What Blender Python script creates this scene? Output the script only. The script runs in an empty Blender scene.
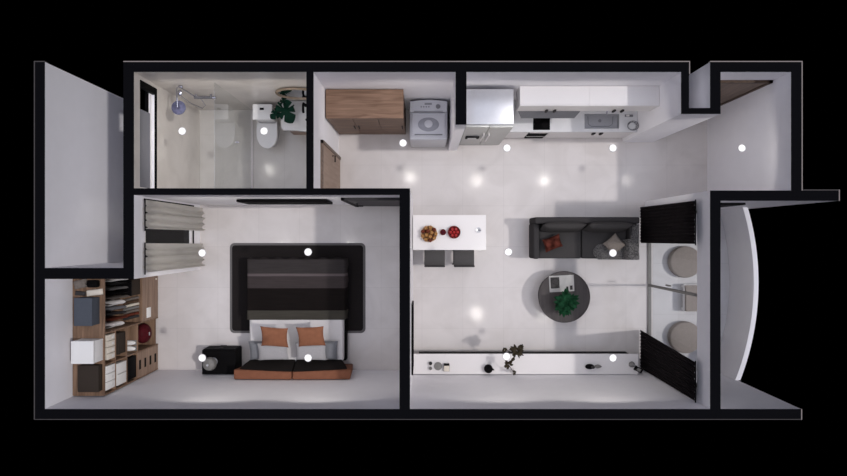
import bpy, bmesh, math, random
from mathutils import Vector, Matrix, Euler
random.seed(7)
scn = bpy.context.scene
COL = scn.collection
PI = math.pi
# ---------------------------------------------------------------- camera geometry (photo 847x476)
F = 604.0; HC = 11.84; H = 2.70
KH = (HC - H) / F
def X(px, z=H): return (px - 423.5) * (HC - z) / F
def Y(py, z=H): return (238.0 - py) * (HC - z) / F

# ---------------------------------------------------------------- materials
def lin(c):
    c /= 255.0
    return c / 12.92 if c <= 0.04045 else ((c + 0.055) / 1.055) ** 2.4
def rgb(r, g, b): return (lin(r), lin(g), lin(b), 1.0)
def new_mat(name):
    m = bpy.data.materials.new(name); m.use_nodes = True
    nt = m.node_tree
    return m, nt, nt.nodes['Principled BSDF']
def mat(name, c, rough=0.6, metal=0.0, var=0.06, scale=40.0, bump=0.0, spec=0.5, coat=0.0):
    m, nt, p = new_mat(name)
    if max(c) < 135 and not metal: spec = min(spec, 0.02)
    tc = nt.nodes.new('ShaderNodeTexCoord'); n = nt.nodes.new('ShaderNodeTexNoise')
    n.inputs['Scale'].default_value = scale; n.inputs['Detail'].default_value = 4
    nt.links.new(tc.outputs['Object'], n.inputs['Vector'])
    r = nt.nodes.new('ShaderNodeValToRGB')
    lc = rgb(*c)
    r.color_ramp.elements[0].position = 0.3; r.color_ramp.elements[1].position = 0.7
    r.color_ramp.elements[0].color = tuple(v * (1 - var) for v in lc[:3]) + (1,)
    r.color_ramp.elements[1].color = tuple(min(1, v * (1 + var)) for v in lc[:3]) + (1,)
    nt.links.new(n.outputs['Fac'], r.inputs['Fac']); nt.links.new(r.outputs['Color'], p.inputs['Base Color'])
    p.inputs['Roughness'].default_value = rough; p.inputs['Metallic'].default_value = metal
    p.inputs['Specular IOR Level'].default_value = spec
    p.inputs['Coat Weight'].default_value = coat
    if bump:
        b = nt.nodes.new('ShaderNodeBump'); b.inputs['Strength'].default_value = bump; b.inputs['Distance'].default_value = 0.01
        nt.links.new(n.outputs['Fac'], b.inputs['Height']); nt.links.new(b.outputs['Normal'], p.inputs['Normal'])
    return m
def wood(name, c1, c2, rough=0.5, axis=0, scale=1.0):
    m, nt, p = new_mat(name)
    tc = nt.nodes.new('ShaderNodeTexCoord'); mp = nt.nodes.new('ShaderNodeMapping')
    s = [22.0 * scale] * 3; s[axis] = 1.6 * scale
    mp.inputs['Scale'].default_value = s
    n = nt.nodes.new('ShaderNodeTexNoise'); n.inputs['Scale'].default_value = 1.0; n.inputs['Detail'].default_value = 5; n.inputs['Distortion'].default_value = 0.6
    r = nt.nodes.new('ShaderNodeValToRGB')
    r.color_ramp.elements[0].position = 0.35; r.color_ramp.elements[1].position = 0.68
    r.color_ramp.elements[0].color = rgb(*c1); r.color_ramp.elements[1].color = rgb(*c2)
    nt.links.new(tc.outputs['Object'], mp.inputs['Vector']); nt.links.new(mp.outputs['Vector'], n.inputs['Vector'])
    nt.links.new(n.outputs['Fac'], r.inputs['Fac']); nt.links.new(r.outputs['Color'], p.inputs['Base Color'])
    p.inputs['Roughness'].default_value = rough; p.inputs['Specular IOR Level'].default_value = 0.2
    return m
def tiles(name, c, w, h, ox, oy, rough, grout=0.80, marble=0.05):
    m, nt, p = new_mat(name)
    tc = nt.nodes.new('ShaderNodeTexCoord'); mp = nt.nodes.new('ShaderNodeMapping'); mp.inputs['Location'].default_value = (ox, oy, 0)
    br = nt.nodes.new('ShaderNodeTexBrick'); br.offset = 0.0; br.squash = 1.0
    br.inputs['Scale'].default_value = 1.0; br.inputs['Brick Width'].default_value = w; br.inputs['Row Height'].default_value = h
    br.inputs['Mortar Size'].default_value = 0.004; br.inputs['Mortar Smooth'].default_value = 0.2; br.inputs['Bias'].default_value = 0.0
    l = rgb(*c)
    br.inputs['Color1'].default_value = l
    br.inputs['Color2'].default_value = tuple(v * 0.975 for v in l[:3]) + (1,)
    br.inputs['Mortar'].default_value = tuple(v * grout for v in l[:3]) + (1,)
    n = nt.nodes.new('ShaderNodeTexNoise'); n.inputs['Scale'].default_value = 1.6; n.inputs['Detail'].default_value = 7; n.inputs['Distortion'].default_value = 1.2
    r = nt.nodes.new('ShaderNodeValToRGB'); r.color_ramp.elements[0].position = 0.35; r.color_ramp.elements[1].position = 0.6
    r.color_ramp.elements[0].color = (1 - marble * 1.6, 1 - marble * 1.7, 1 - marble * 1.8, 1); r.color_ramp.elements[1].color = (1, 1, 1, 1)
    mx = nt.nodes.new('ShaderNodeMixRGB'); mx.blend_type = 'MULTIPLY'; mx.inputs['Fac'].default_value = 1.0
    nt.links.new(tc.outputs['Object'], mp.inputs['Vector']); nt.links.new(mp.outputs['Vector'], br.inputs['Vector'])
    nt.links.new(tc.outputs['Object'], n.inputs['Vector']); nt.links.new(n.outputs['Fac'], r.inputs['Fac'])
    nt.links.new(br.outputs['Color'], mx.inputs['Color1']); nt.links.new(r.outputs['Color'], mx.inputs['Color2'])
    nt.links.new(mx.outputs['Color'], p.inputs['Base Color'])
    p.inputs['Roughness'].default_value = rough
    return m
def glass(name, tint=(1, 1, 1), ior=1.5, rough=0.0):
    m, nt, p = new_mat(name); nt.nodes.remove(p)
    out = nt.nodes['Material Output']
    t = nt.nodes.new('ShaderNodeBsdfTransparent'); t.inputs['Color'].default_value = (*tint, 1)
    g = nt.nodes.new('ShaderNodeBsdfGlossy'); g.inputs['Roughness'].default_value = rough
    fr = nt.nodes.new('ShaderNodeFresnel'); fr.inputs['IOR'].default_value = ior
    mx = nt.nodes.new('ShaderNodeMixShader')
    ge = nt.nodes.new('ShaderNodeNewGeometry'); iv = nt.nodes.new('ShaderNodeMath'); iv.operation = 'SUBTRACT'; iv.inputs[0].default_value = 1.0
    ml = nt.nodes.new('ShaderNodeMath'); ml.operation = 'MULTIPLY'
    nt.links.new(ge.outputs['Backfacing'], iv.inputs[1]); nt.links.new(fr.outputs[0], ml.inputs[0]); nt.links.new(iv.outputs[0], ml.inputs[1])
    nt.links.new(ml.outputs[0], mx.inputs[0]); nt.links.new(t.outputs[0], mx.inputs[1]); nt.links.new(g.outputs[0], mx.inputs[2])
    nt.links.new(mx.outputs[0], out.inputs['Surface'])
    return m
def emit(name, c, s):
    m, nt, p = new_mat(name)
    p.inputs['Base Color'].default_value = (0.9, 0.9, 0.9, 1)
    p.inputs['Emission Color'].default_value = (*c, 1); p.inputs['Emission Strength'].default_value = s
    return m
def bands(name, stops, axis, rough=0.9, noise=0.12):
    """cloth woven in bands: stops = [(coordinate, (r,g,b))...] ascending along object axis"""
    m, nt, p = new_mat(name)
    tc = nt.nodes.new('ShaderNodeTexCoord'); sp = nt.nodes.new('ShaderNodeSeparateXYZ')
    nt.links.new(tc.outputs['Object'], sp.inputs[0])
    lo, hi = stops[0][0], stops[-1][0] + 0.01
    mr = nt.nodes.new('ShaderNodeMapRange'); mr.inputs['From Min'].default_value = lo; mr.inputs['From Max'].default_value = hi
    nt.links.new(sp.outputs[axis], mr.inputs['Value'])
    r = nt.nodes.new('ShaderNodeValToRGB'); r.color_ramp.interpolation = 'CONSTANT'
    els = r.color_ramp.elements
    while len(els) < len(stops): els.new(0.5)
    for e, (t, c) in zip(els, stops): e.position = (t - lo) / (hi - lo); e.color = rgb(*c)
    nt.links.new(mr.outputs[0], r.inputs['Fac'])
    mp = nt.nodes.new('ShaderNodeMapping'); mp.inputs['Scale'].default_value = (3, 40, 3)
    nt.links.new(tc.outputs['Object'], mp.inputs['Vector'])
    n = nt.nodes.new('ShaderNodeTexNoise'); n.inputs['Scale'].default_value = 1.0; n.inputs['Detail'].default_value = 4
    nt.links.new(mp.outputs[0], n.inputs['Vector'])
    mr2 = nt.nodes.new('ShaderNodeMapRange'); mr2.inputs['To Min'].default_value = 1 - noise * 2; mr2.inputs['To Max'].default_value = 1 + noise * 2
    nt.links.new(n.outputs['Fac'], mr2.inputs['Value'])
    mx = nt.nodes.new('ShaderNodeMixRGB'); mx.blend_type = 'MULTIPLY'; mx.inputs['Fac'].default_value = 1.0
    nt.links.new(r.outputs['Color'], mx.inputs['Color1']); nt.links.new(mr2.outputs[0], mx.inputs['Color2'])
    nt.links.new(mx.outputs[0], p.inputs['Base Color']); p.inputs['Roughness'].default_value = rough; p.inputs['Specular IOR Level'].default_value = 0.1
    return m
def mottled(name, c1, c2, scale, rough=0.95):
    m, nt, p = new_mat(name)
    tc = nt.nodes.new('ShaderNodeTexCoord'); v = nt.nodes.new('ShaderNodeTexVoronoi'); v.inputs['Scale'].default_value = scale
    r = nt.nodes.new('ShaderNodeValToRGB'); r.color_ramp.elements[0].position = 0.25; r.color_ramp.elements[1].position = 0.55
    r.color_ramp.elements[0].color = rgb(*c1); r.color_ramp.elements[1].color = rgb(*c2)
    nt.links.new(tc.outputs['Object'], v.inputs['Vector']); nt.links.new(v.outputs['Distance'], r.inputs['Fac'])
    nt.links.new(r.outputs['Color'], p.inputs['Base Color']); p.inputs['Roughness'].default_value = rough; p.inputs['Specular IOR Level'].default_value = 0.1
    return m

M = {}
M['paint'] = mat('wall_paint', (241, 239, 243), 0.75, var=0.012, scale=6, spec=0.3)
M['cut'] = mat('black_wall_top', (17, 17, 20), 0.9, var=0.05, spec=0.05)
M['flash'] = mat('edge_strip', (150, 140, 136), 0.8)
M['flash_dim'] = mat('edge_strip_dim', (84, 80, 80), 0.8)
M['floor'] = tiles('pale_marble_tiles', (208, 202, 200), 0.8, 0.8, 0.03, 0.17, 0.165, 0.88)
M['bathfloor'] = tiles('bathroom_tiles', (200, 196, 192), 0.6, 1.2, 0.33, 0.38, 0.16, 0.84)
M['bathwall'] = tiles('beige_wall_tiles', (212, 206, 200), 50.0, 50.0, 11, 7, 0.3, 0.9, 0.07)
M['balcony'] = tiles('balcony_tiles', (196, 194, 196), 0.5, 0.5, 0, 0, 0.5, 0.85)
M['white'] = mat('white_lacquer', (221, 217, 217), 0.35, var=0.01)
M['white_matte'] = mat('white_matte', (219, 216, 216), 0.7, var=0.015)
M['ceramic'] = mat('white_ceramic', (212, 211, 211), 0.15, var=0.005)
M['counter'] = mat('pale_stone', (208, 207, 209), 0.3, var=0.05, scale=5)
M['steel'] = mat('brushed_steel', (196, 196, 200), 0.35, 0.55, var=0.03, scale=12)
M['steel_dark'] = mat('grey_steel', (122, 122, 127), 0.4, 0.4, var=0.03)
M['fridge_front'] = mat('fridge_front', (176, 176, 174), 0.4, 0.3, var=0.03)
M['sink'] = mat('sink_steel', (158, 158, 162), 0.35, 0.5, var=0.04)
M['chrome'] = mat('chrome', (200, 200, 210), 0.15, 1.0, var=0.01)
M['bluechrome'] = mat('blue_tinted_chrome', (94, 94, 118), 0.35, 0.3, var=0.25, scale=22)
M['black'] = mat('black_satin', (17, 16, 17), 0.5, var=0.06)
M['blackglass'] = mat('black_glass', (9, 9, 10), 0.65, var=0.02, spec=0.06)
M['darkgrey'] = mat('dark_grey', (62, 60, 61), 0.6, var=0.05)
M['hood'] = mat('grey_hood', (112, 112, 117), 0.45, 0.2, var=0.03)
M['darkdoor'] = mat('dark_grey_door', (84, 82, 84), 0.5, var=0.04)
M['frost'] = mat('frosted_pane', (120, 120, 126), 0.5, var=0.06, scale=2)
M['void'] = mat('black_frame', (14, 14, 15), 0.5, var=0.03)
M['wood'] = wood('walnut_planks', (106, 82, 66), (140, 112, 94), 0.5, 0)
M['wood_front'] = wood('walnut_front', (96, 76, 64), (132, 106, 88), 0.5, 0)
M['wood_dark'] = wood('dark_walnut', (66, 51, 41), (90, 70, 56), 0.5, 2)
M['doorwood'] = wood('brown_door', (142, 120, 106), (158, 136, 121), 0.5, 2)
M['doorwood_dark'] = wood('dark_brown_door', (96, 82, 73), (122, 104, 92), 0.5, 2)
M['oak'] = wood('wardrobe_oak', (104, 82, 66), (142, 114, 93), 0.55, 1)
M['oak_light'] = wood('wardrobe_oak_front', (126, 104, 89), (152, 128, 111), 0.55, 1)
M['oak_dark'] = wood('wardrobe_inside', (74, 58, 46), (98, 78, 62), 0.6, 2)
M['rug'] = mat('charcoal_rug', (37, 34, 34), 0.85, var=0.12, scale=60, bump=0.3)
M['rugedge'] = mat('grey_rug_border', (104, 101, 101), 0.9, var=0.05, scale=60)
M['sheet'] = mat('white_sheet', (206, 202, 202), 0.9, var=0.03, scale=10, bump=0.05)
M['pillow'] = mat('pale_grey_pillow', (152, 150, 152), 0.95, var=0.06, scale=60, bump=0.1)
M['pillow_dark'] = mat('mid_grey_pillow', (116, 117, 121), 0.95, var=0.08, scale=60, bump=0.1)
M['leather'] = mat('tan_leather', (130, 87, 66), 0.55, var=0.08, scale=14, bump=0.1)
M['leatherhb'] = mat('brown_leather', (126, 83, 64), 0.5, var=0.08, scale=10)
M['blackfab'] = mat('black_upholstery', (34, 31, 30), 0.85, var=0.1, scale=50, bump=0.15)
M['bedbase'] = mat('black_bed_base', (17, 16, 17), 0.6, var=0.05)
M['curtain'] = mat('black_curtain', (44, 40, 42), 0.95, var=0.12, scale=9)
M['linen'] = mat('linen_curtain', (226, 222, 216), 0.95, var=0.02, scale=5)
M['sofa'] = mat('charcoal_upholstery', (58, 56, 57), 0.95, var=0.07, scale=70, bump=0.15)
M['sofa_cushion'] = mat('charcoal_cushion', (64, 62, 62), 0.95, var=0.07, scale=70, bump=0.15)
M['rust'] = mat('rust_cushion', (78, 40, 33), 0.9, var=0.7, scale=9)
M['taupe'] = mat('taupe_knit', (118, 110, 104), 0.95, var=0.16, scale=36, bump=0.3)
M['throw'] = mottled('mottled_throw', (50, 49, 51), (136, 133, 132), 52)
M['tabletop'] = wood('dark_ash', (58, 53, 53), (70, 65, 64), 0.45, 1)
M['paper'] = mat('paper', (216, 214, 212), 0.8, var=0.02)
M['ink'] = mat('printed_photo', (60, 58, 58), 0.7, var=0.5, scale=30)
M['leaf'] = mat('green_leaf', (20, 52, 33), 0.5, var=0.6, scale=14)
M['leaf_dark'] = mat('dark_green_leaf', (16, 42, 32), 0.45, var=0.3, scale=8)
M['leaf_olive'] = mat('olive_brown_leaf', (58, 52, 42), 0.7, var=0.3, scale=14)
M['soil'] = mat('soil', (50, 40, 33), 1.0, var=0.3)
M['stool'] = mat('grey_seat', (80, 78, 78), 0.6, var=0.05)
M['bowl'] = mat('pale_wood_bowl', (196, 164, 132), 0.5, var=0.06)
M['bowl_red'] = mat('dark_red_bowl', (110, 42, 44), 0.4, var=0.05)
M['fruit_gold'] = mat('golden_fruit', (158, 112, 62), 0.5, var=0.2, scale=18)
M['fruit_brown'] = mat('brown_fruit', (104, 54, 42), 0.5, var=0.3, scale=18)
M['apple'] = mat('red_apple', (172, 40, 42), 0.35, var=0.3, scale=16)
M['plum'] = mat('plum', (84, 34, 46), 0.4, var=0.2, scale=16)
M['pouf'] = mat('taupe_pouf', (142, 133, 127), 0.9, var=0.06, scale=30, bump=0.1)
M['smoke'] = mat('grey_glass_shade', (120, 118, 116), 0.2, var=0.04)
M['blueboxes'] = mat('slate_blue_box', (80, 84, 92), 0.8, var=0.03)
M['darkbox'] = mat('brown_black_box', (58, 51, 46), 0.8, var=0.05)
M['whitebox'] = mat('white_box', (232, 230, 228), 0.7, var=0.01)
M['cream'] = mat('cream_card', (214, 205, 192), 0.8, var=0.04)
M['bag'] = mat('dark_red_bag', (74, 24, 30), 0.4, var=0.25, scale=10)
M['lens'] = emit('opal_lens', (1.0, 0.97, 0.93), 0.65)
M['glass'] = glass('clear_glass', (0.98, 0.985, 0.985), 1.14)
M['showerglass'] = glass('shower_glass', (0.93, 0.94, 0.94), 2.3)
M['mirror'] = mat('mirror_silver', (206, 206, 208), 0.06, 1.0, var=0.0)
M['mirrorframe'] = mat('pale_wood_rim', (150, 132, 112), 0.5, var=0.06)
M['green_glass'] = mat('vase_glass', (190, 196, 196), 0.2, var=0.02)
M['grey'] = mat('mid_grey', (128, 126, 124), 0.7, var=0.08)
M['washer'] = mat('washer_silver', (190, 190, 197), 0.35, var=0.02)
M['washer_dark'] = mat('washer_glass', (140, 140, 148), 0.2, var=0.08, scale=8)
M['duvet'] = bands('banded_blanket', [(-1.60, (88, 84, 77)), (-1.36, (36, 31, 30)), (-0.945, (82, 74, 74)), (-0.72, (122, 112, 112)), (-0.672, (76, 71, 71)), (-0.38, (76, 71, 71))], 1)

# ---------------------------------------------------------------- mesh builder (world coordinates)
class B:
    def __init__(s): s.bm = bmesh.new()
    def box(s, x0, x1, y0, y1, z0, z1, bev=0.0, seg=2):
        x0, x1 = sorted((x0, x1)); y0, y1 = sorted((y0, y1)); z0, z1 = sorted((z0, z1))
        r = bmesh.ops.create_cube(s.bm, size=1.0)
        for v in r['verts']:
            v.co = Vector(((x0 + x1) / 2 + v.co.x * (x1 - x0), (y0 + y1) / 2 + v.co.y * (y1 - y0), (z0 + z1) / 2 + v.co.z * (z1 - z0)))
        if bev:
            es = list({e for v in r['verts'] for e in v.link_edges})
            bev = min(bev, 0.49 * min(x1 - x0, y1 - y0, z1 - z0))
            bmesh.ops.bevel(s.bm, geom=es, offset=bev, segments=seg, profile=0.5, affect='EDGES')
        return s
    def lathe(s, x, y, prof, n=32, close=True):
        """prof: (radius, z) from bottom to top"""
        rings = []
        for r, z in prof:
            rings.append([s.bm.verts.new((x + r * math.cos(2 * PI * k / n), y + r * math.sin(2 * PI * k / n), z)) for k in range(n)])
        for a, b in zip(rings, rings[1:]):
            for k in range(n): s.bm.faces.new((a[k], a[(k + 1) % n], b[(k + 1) % n], b[k]))
        if close:
            s.bm.faces.new(rings[0][::-1]); s.bm.faces.new(rings[-1])
        return s
    def cyl(s, x, y, r, z0, z1, n=32, bev=0.0):
        if bev: return s.lathe(x, y, [(r - bev, z0), (r, z0 + bev), (r, z1 - bev), (r - bev, z1)], n)
        return s.lathe(x, y, [(r, z0), (r, z1)], n)
    def tube(s, pts, r, n=8):
        pts = [Vector(p) for p in pts]; rings = []
        rr = r if isinstance(r, (list, tuple)) else [r] * len(pts)
        for i, p in enumerate(pts):
            d = (pts[min(i + 1, len(pts) - 1)] - pts[max(i - 1, 0)]).normalized()
            a = Vector((0, 0, 1)) if abs(d.z) < 0.9 else Vector((1, 0, 0))
            u = d.cross(a).normalized(); w = d.cross(u)
            rings.append([s.bm.verts.new(p + rr[i] * (math.cos(2 * PI * k / n) * u + math.sin(2 * PI * k / n) * w)) for k in range(n)])
        for a, b in zip(rings, rings[1:]):
            for k in range(n): s.bm.faces.new((a[k], a[(k + 1) % n], b[(k + 1) % n], b[k]))
        s.bm.faces.new(rings[0][::-1]); s.bm.faces.new(rings[-1])
        return s
    def ell(s, c, r, rot=None, n=16, m=10):
        g = bmesh.ops.create_uvsphere(s.bm, u_segments=n, v_segments=m, radius=1.0)
        R = rot.to_matrix() if rot else Matrix.Identity(3)
        for v in g['verts']: v.co = Vector(c) + R @ Vector((v.co.x * r[0], v.co.y * r[1], v.co.z * r[2]))
        return s
    def pillow(s, c, w, d, h, rot=(0, 0, 0), n=14, pinch=0.06, wob=0.0):
        R = Euler(rot).to_matrix(); c = Vector(c)
        top, bot = [], []
        for i in range(n + 1):
            for j in range(n + 1):
                u = -1 + 2 * i / n; v = -1 + 2 * j / n
                k = 1 - pinch * ((1 - u * u) * (abs(v) ** 3) )
                k2 = 1 - pinch * ((1 - v * v) * (abs(u) ** 3))
                f = max(0.0, (1 - u ** 4)) ** 0.5 * max(0.0, (1 - v ** 4)) ** 0.5
                wz = wob * math.sin(5 * u + 2 * v) * f
                top.append(s.bm.verts.new(c + R @ Vector((u * w / 2 * k2, v * d / 2 * k, h / 2 * f + wz))))
                edge = i in (0, n) or j in (0, n)
                bot.append(top[-1] if edge else s.bm.verts.new(c + R @ Vector((u * w / 2 * k2, v * d / 2 * k, -h / 2 * f + wz))))
        q = n + 1
        for i in range(n):
            for j in range(n):
                a, b, cc, dd = i * q + j, (i + 1) * q + j, (i + 1) * q + j + 1, i * q + j + 1
                s.bm.faces.new((top[a], top[b], top[cc], top[dd]))
                f = [bot[a], bot[dd], bot[cc], bot[b]]
                if set(f) != {top[a], top[b], top[cc], top[dd]}: s.bm.faces.new(f)
        return s
    def prism(s, poly, axis, a, b):
        """poly extruded along axis (0,1,2) from a to b; poly points in the two other axes in order"""
        def P(u, v, t):
            l = [u, v]; l.insert(axis, t); return Vector(l)
        A = [s.bm.verts.new(P(u, v, a)) for u, v in poly]; Bq = [s.bm.verts.new(P(u, v, b)) for u, v in poly]
        n = len(poly)
        for k in range(n): s.bm.faces.new((A[k], A[(k + 1) % n], Bq[(k + 1) % n], Bq[k]))
        s.bm.faces.new(A[::-1]); s.bm.faces.new(Bq)
        return s
    def hexa(s, lo, hi):
        """8 corners: lo (4 points), hi (4 points)"""
        A = [s.bm.verts.new(p) for p in lo]; Q = [s.bm.verts.new(p) for p in hi]
        for k in range(4): s.bm.faces.new((A[k], A[(k + 1) % 4], Q[(k + 1) % 4], Q[k]))
        s.bm.faces.new(A[::-1]); s.bm.faces.new(Q)
        return s
    def sheet(s, f, nu, nv, thick=0.0):
        """f(u,v)->(x,y,z), u,v in 0..1; thick offsets a second skin along normals"""
        g = [[s.bm.verts.new(f(i / nu, j / nv)) for j in range(nv + 1)] for i in range(nu + 1)]
        fs = []
        for i in range(nu):
            for j in range(nv): fs.append(s.bm.faces.new((g[i][j], g[i + 1][j], g[i + 1][j + 1], g[i][j + 1])))
        if thick: bmesh.ops.solidify(s.bm, geom=fs, thickness=thick)
        return s
    def leaf(s, base, tip, width, up=(0, 0, 1), curl=0.15, n=5):
        base, tip = Vector(base), Vector(tip); d = tip - base; L = d.length; d.normalize()
        side = d.cross(Vector(up)); side = side.normalized() if side.length > 1e-3 else Vector((1, 0, 0))
        nrm = side.cross(d)
        rows = []
        for i in range(n + 1):
            t = i / n; w = width / 2 * math.sin(PI * min(1, t * 0.92 + 0.06)) ** 0.8
            c = base + d * (L * t) - nrm * (curl * L * t * t)
            rows.append([s.bm.verts.new(c - side * w + nrm * w * 0.25), s.bm.verts.new(c), s.bm.verts.new(c + side * w + nrm * w * 0.25)])
        for a, b in zip(rows, rows[1:]):
            for k in range(2): s.bm.faces.new((a[k], a[k + 1], b[k + 1], b[k]))
        return s
    def build(s, name, m, parent=None, smooth=True, loc=None):
        bmesh.ops.recalc_face_normals(s.bm, faces=s.bm.faces[:])
        if parent is not None:
            r = parent
            while r.parent: r = r.parent
            org = r.location.copy()
        else:
            org = Vector(loc) if loc else Vector((0, 0, 0))
        for v in s.bm.verts: v.co -= org
        me = bpy.data.meshes.new(name); s.bm.to_mesh(me); s.bm.free()
        me.materials.append(M[m] if isinstance(m, str) else m)
        if smooth:
            for p in me.polygons: p.use_smooth = True
            me.set_sharp_from_angle(angle=math.radians(38))
        o = bpy.data.objects.new(name, me); COL.objects.link(o)
        if parent is not None: o.parent = parent
        else: o.location = org
        return o

def tag(o, label, cat, group=None):
    o['label'] = label; o['category'] = cat
    if group: o['group'] = group
    return o
def thing(name, label, cat, loc, group=None):
    o = bpy.data.objects.new(name, None); COL.objects.link(o); o.location = loc; o.empty_display_size = 0.1
    return tag(o, label, cat, group)
def dup(root, loc, rotz=None, label=None):
    r = root.copy(); COL.objects.link(r); r.location = loc
    if rotz is not None: r.rotation_euler = (0, 0, rotz)
    if label: r['label'] = label
    for ch in list(root.children):
        c = ch.copy(); COL.objects.link(c); c.parent = r
        for g in list(ch.children):
            d = g.copy(); COL.objects.link(d); d.parent = c
    return r
def struct(o, label=None, cat=None):
    o['kind'] = 'structure'
    if label: o['label'] = label; o['category'] = cat
    return o

# ---------------------------------------------------------------- walls
def wall(name, boxes, label, bath=None):
    b = B()
    for q in boxes: b.box(*q)
    o = b.build(name, 'paint', smooth=False)
    o.data.materials.append(M['cut']); o.data.materials.append(M['bathwall'])
    for p in o.data.polygons:
        if p.normal.z > 0.9 and p.center.z > H - 0.01: p.material_index = 1
        elif bath and bath(p): p.material_index = 2
    return struct(o, label, 'wall')
def pw(x0, x1, y0, y1, z0=0.0, z1=H): return (X(x0), X(x1), Y(y1), Y(y0), z0, z1)
XW_IN = X(134); XW_OUT = X(123.3)          # bedroom / bathroom west wall
wall('wall_west', [pw(35, 45, 62, 419)], 'white outer west wall with black top beside the narrow patio')
wall('wall_south', [pw(45, 801, 409, 419)], 'long white south wall with black top')
wall('wall_patio_south', [pw(45, 134, 268, 279)], 'short wall closing the patio, north of the wardrobe')
bwY0, bwY1, bwZ0, bwZ1 = 0.78, 2.44, 1.97, 2.51       # bathroom window
wwY0, wwY1, wwZ0, wwZ1 = -0.44, 0.60, 0.34, 2.36      # bedroom window
yA, yB = Y(268), Y(62)
wall('wall_bedroom_west', [
    (XW_OUT, XW_IN, yA, wwY0, 0, H), (XW_OUT, XW_IN, wwY0, wwY1, 0, wwZ0), (XW_OUT, XW_IN, wwY0, wwY1, wwZ1, H),
    (XW_OUT, XW_IN, wwY1, Y(192), 0, H), (XW_OUT, XW_IN, Y(192), bwY0, 0, H), (XW_OUT, XW_IN, bwY0, bwY1, 0, bwZ0), (XW_OUT, XW_IN, bwY0, bwY1, bwZ1, H),
    (XW_OUT, XW_IN, bwY1, yB, 0, H)], 'white west wall with two window openings', lambda p: p.normal.x > 0.9 and p.center.y > Y(192) and p.center.x > XW_IN - 0.01)
wall('wall_north', [pw(134, 310, 62, 72), pw(310, 689, 62, 72)], 'long white north wall behind bathroom and kitchen', lambda p: p.normal.y < -0.9 and p.center.x < X(310))
wall('wall_bathroom_south', [pw(134, 410, 188.3, 195)], 'white wall between bathroom and bedroom')
wall('wall_bathroom_east', [pw(306.3, 313.6, 72, 188.3)], 'white wall between bathroom and laundry corner')
wall('wall_kitchen_west', [pw(455.6, 466.5, 72, 124.7)], 'short white stub wall beside the fridge')
wall('wall_bedroom_east', [pw(399.5, 410, 195, 409)], 'white wall between bedroom and living room')
wall('wall_kitchen_east', [pw(681, 689, 72, 108)], 'white wall at the kitchen end of the worktop')
wall('wall_recess_south', [pw(681, 720.6, 108, 114)], 'short white wall across the outer recess')
wall('wall_foyer_west', [pw(710, 720.6, 62, 108)], 'white wall between outer recess and foyer')
wall('wall_foyer_north', [pw(720.6, 801.5, 62, 72)], 'white wall holding the brown entrance door')
wall('wall_foyer_east', [pw(791, 801.5, 72, 190.5)], 'white outer wall at the east of the foyer')
wall('wall_foyer_south', [pw(710, 838.7, 190.5, 200.8)], 'white wall between foyer and balcony running past the corner')
dY0, dY1, dZ = -2.40, 0.44, 2.27
XE0, XE1 = X(710), X(720.6)
wall('wall_east', [(XE0, XE1, Y(409), dY0, 0, H), (XE0, XE1, dY0, dY1, dZ, H), (XE0, XE1, dY1, Y(200.8), 0, H)],
     'white east wall with a wide balcony opening')
# thin metal strips along the outer top edges
def strip(name, x0, x1, y0, y1, m):
    struct(B().box(X(x0), X(x1), Y(y1), Y(y0), H - 0.06, H + 0.004).build(name, m, smooth=False))
e = 1.0
strip('trim_1', 123.3, 689, 62 - e, 62, 'flash'); strip('trim_2', 710, 801.5, 62 - e, 62, 'flash')
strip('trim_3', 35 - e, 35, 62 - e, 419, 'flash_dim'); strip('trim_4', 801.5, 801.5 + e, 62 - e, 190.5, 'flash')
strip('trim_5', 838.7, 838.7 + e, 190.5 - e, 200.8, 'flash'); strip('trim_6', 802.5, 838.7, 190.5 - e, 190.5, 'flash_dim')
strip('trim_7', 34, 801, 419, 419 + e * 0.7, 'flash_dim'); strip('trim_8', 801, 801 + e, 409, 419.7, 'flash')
strip('trim_9', 689, 689 + e, 61, 74, 'flash'); strip('trim_10', 35, 45, 61, 62, 'flash_dim')

# ---------------------------------------------------------------- floors
def floor(name, rects, m, label, z0=-0.12, z1=0.0):
    b = B()
    for x0, x1, y0, y1 in rects: b.box(x0, x1, y0, y1, z0, z1)
    return struct(b.build(name, m, smooth=False), label, 'floor')
bx0, bx1, by0, by1 = XW_IN, X(306.3), Y(188.3), Y(72)
floor('floor', [(X(35), X(410), Y(419), Y(279)), (XW_OUT, X(410), Y(279), by0), (bx1, X(456), by0, Y(62)), (X(410), XE1, Y(419), Y(195)),
                (X(410), X(456), Y(195), by0), (X(456), X(689), Y(195), Y(62)), (X(689), X(801.5), Y(195), Y(108)), (X(720.6), X(801.5), Y(108), Y(62))],
      'floor', 'pale grey marble tile floor through bedroom, living room and kitchen')
floor('floor_bathroom', [(XW_OUT, bx1, by0, Y(62))], 'bathfloor', 'warm grey tiled bathroom floor')

# ---------------------------------------------------------------- balcony
def circ3(a, b, c):
    ax, ay = a; bx, by = b; cx, cy = c
    d = 2 * (ax * (by - cy) + bx * (cy - ay) + cx * (ay - by))
    ux = ((ax*ax+ay*ay)*(by-cy) + (bx*bx+by*by)*(cy-ay) + (cx*cx+cy*cy)*(ay-by)) / d
    uy = ((ax*ax+ay*ay)*(cx-bx) + (bx*bx+by*by)*(ax-cx) + (cx*cx+cy*cy)*(bx-ax)) / d
    return ux, uy, math.hypot(ax - ux, ay - uy)
PZ = 0.87
pA = (X(747.5, PZ), Y(206.5, PZ)); pB = (X(758.5, PZ), Y(285, PZ)); pC = (X(740, PZ), Y(381, PZ))
ux, uy, ur = circ3(pA, pB, pC)
yS, yN = Y(409) + 0.004, Y(200.8) - 0.004
def arc(r, y): return ux + math.sqrt(max(0, r * r - (y - uy) ** 2))
NS = 40
b = B(); prev = None
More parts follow.
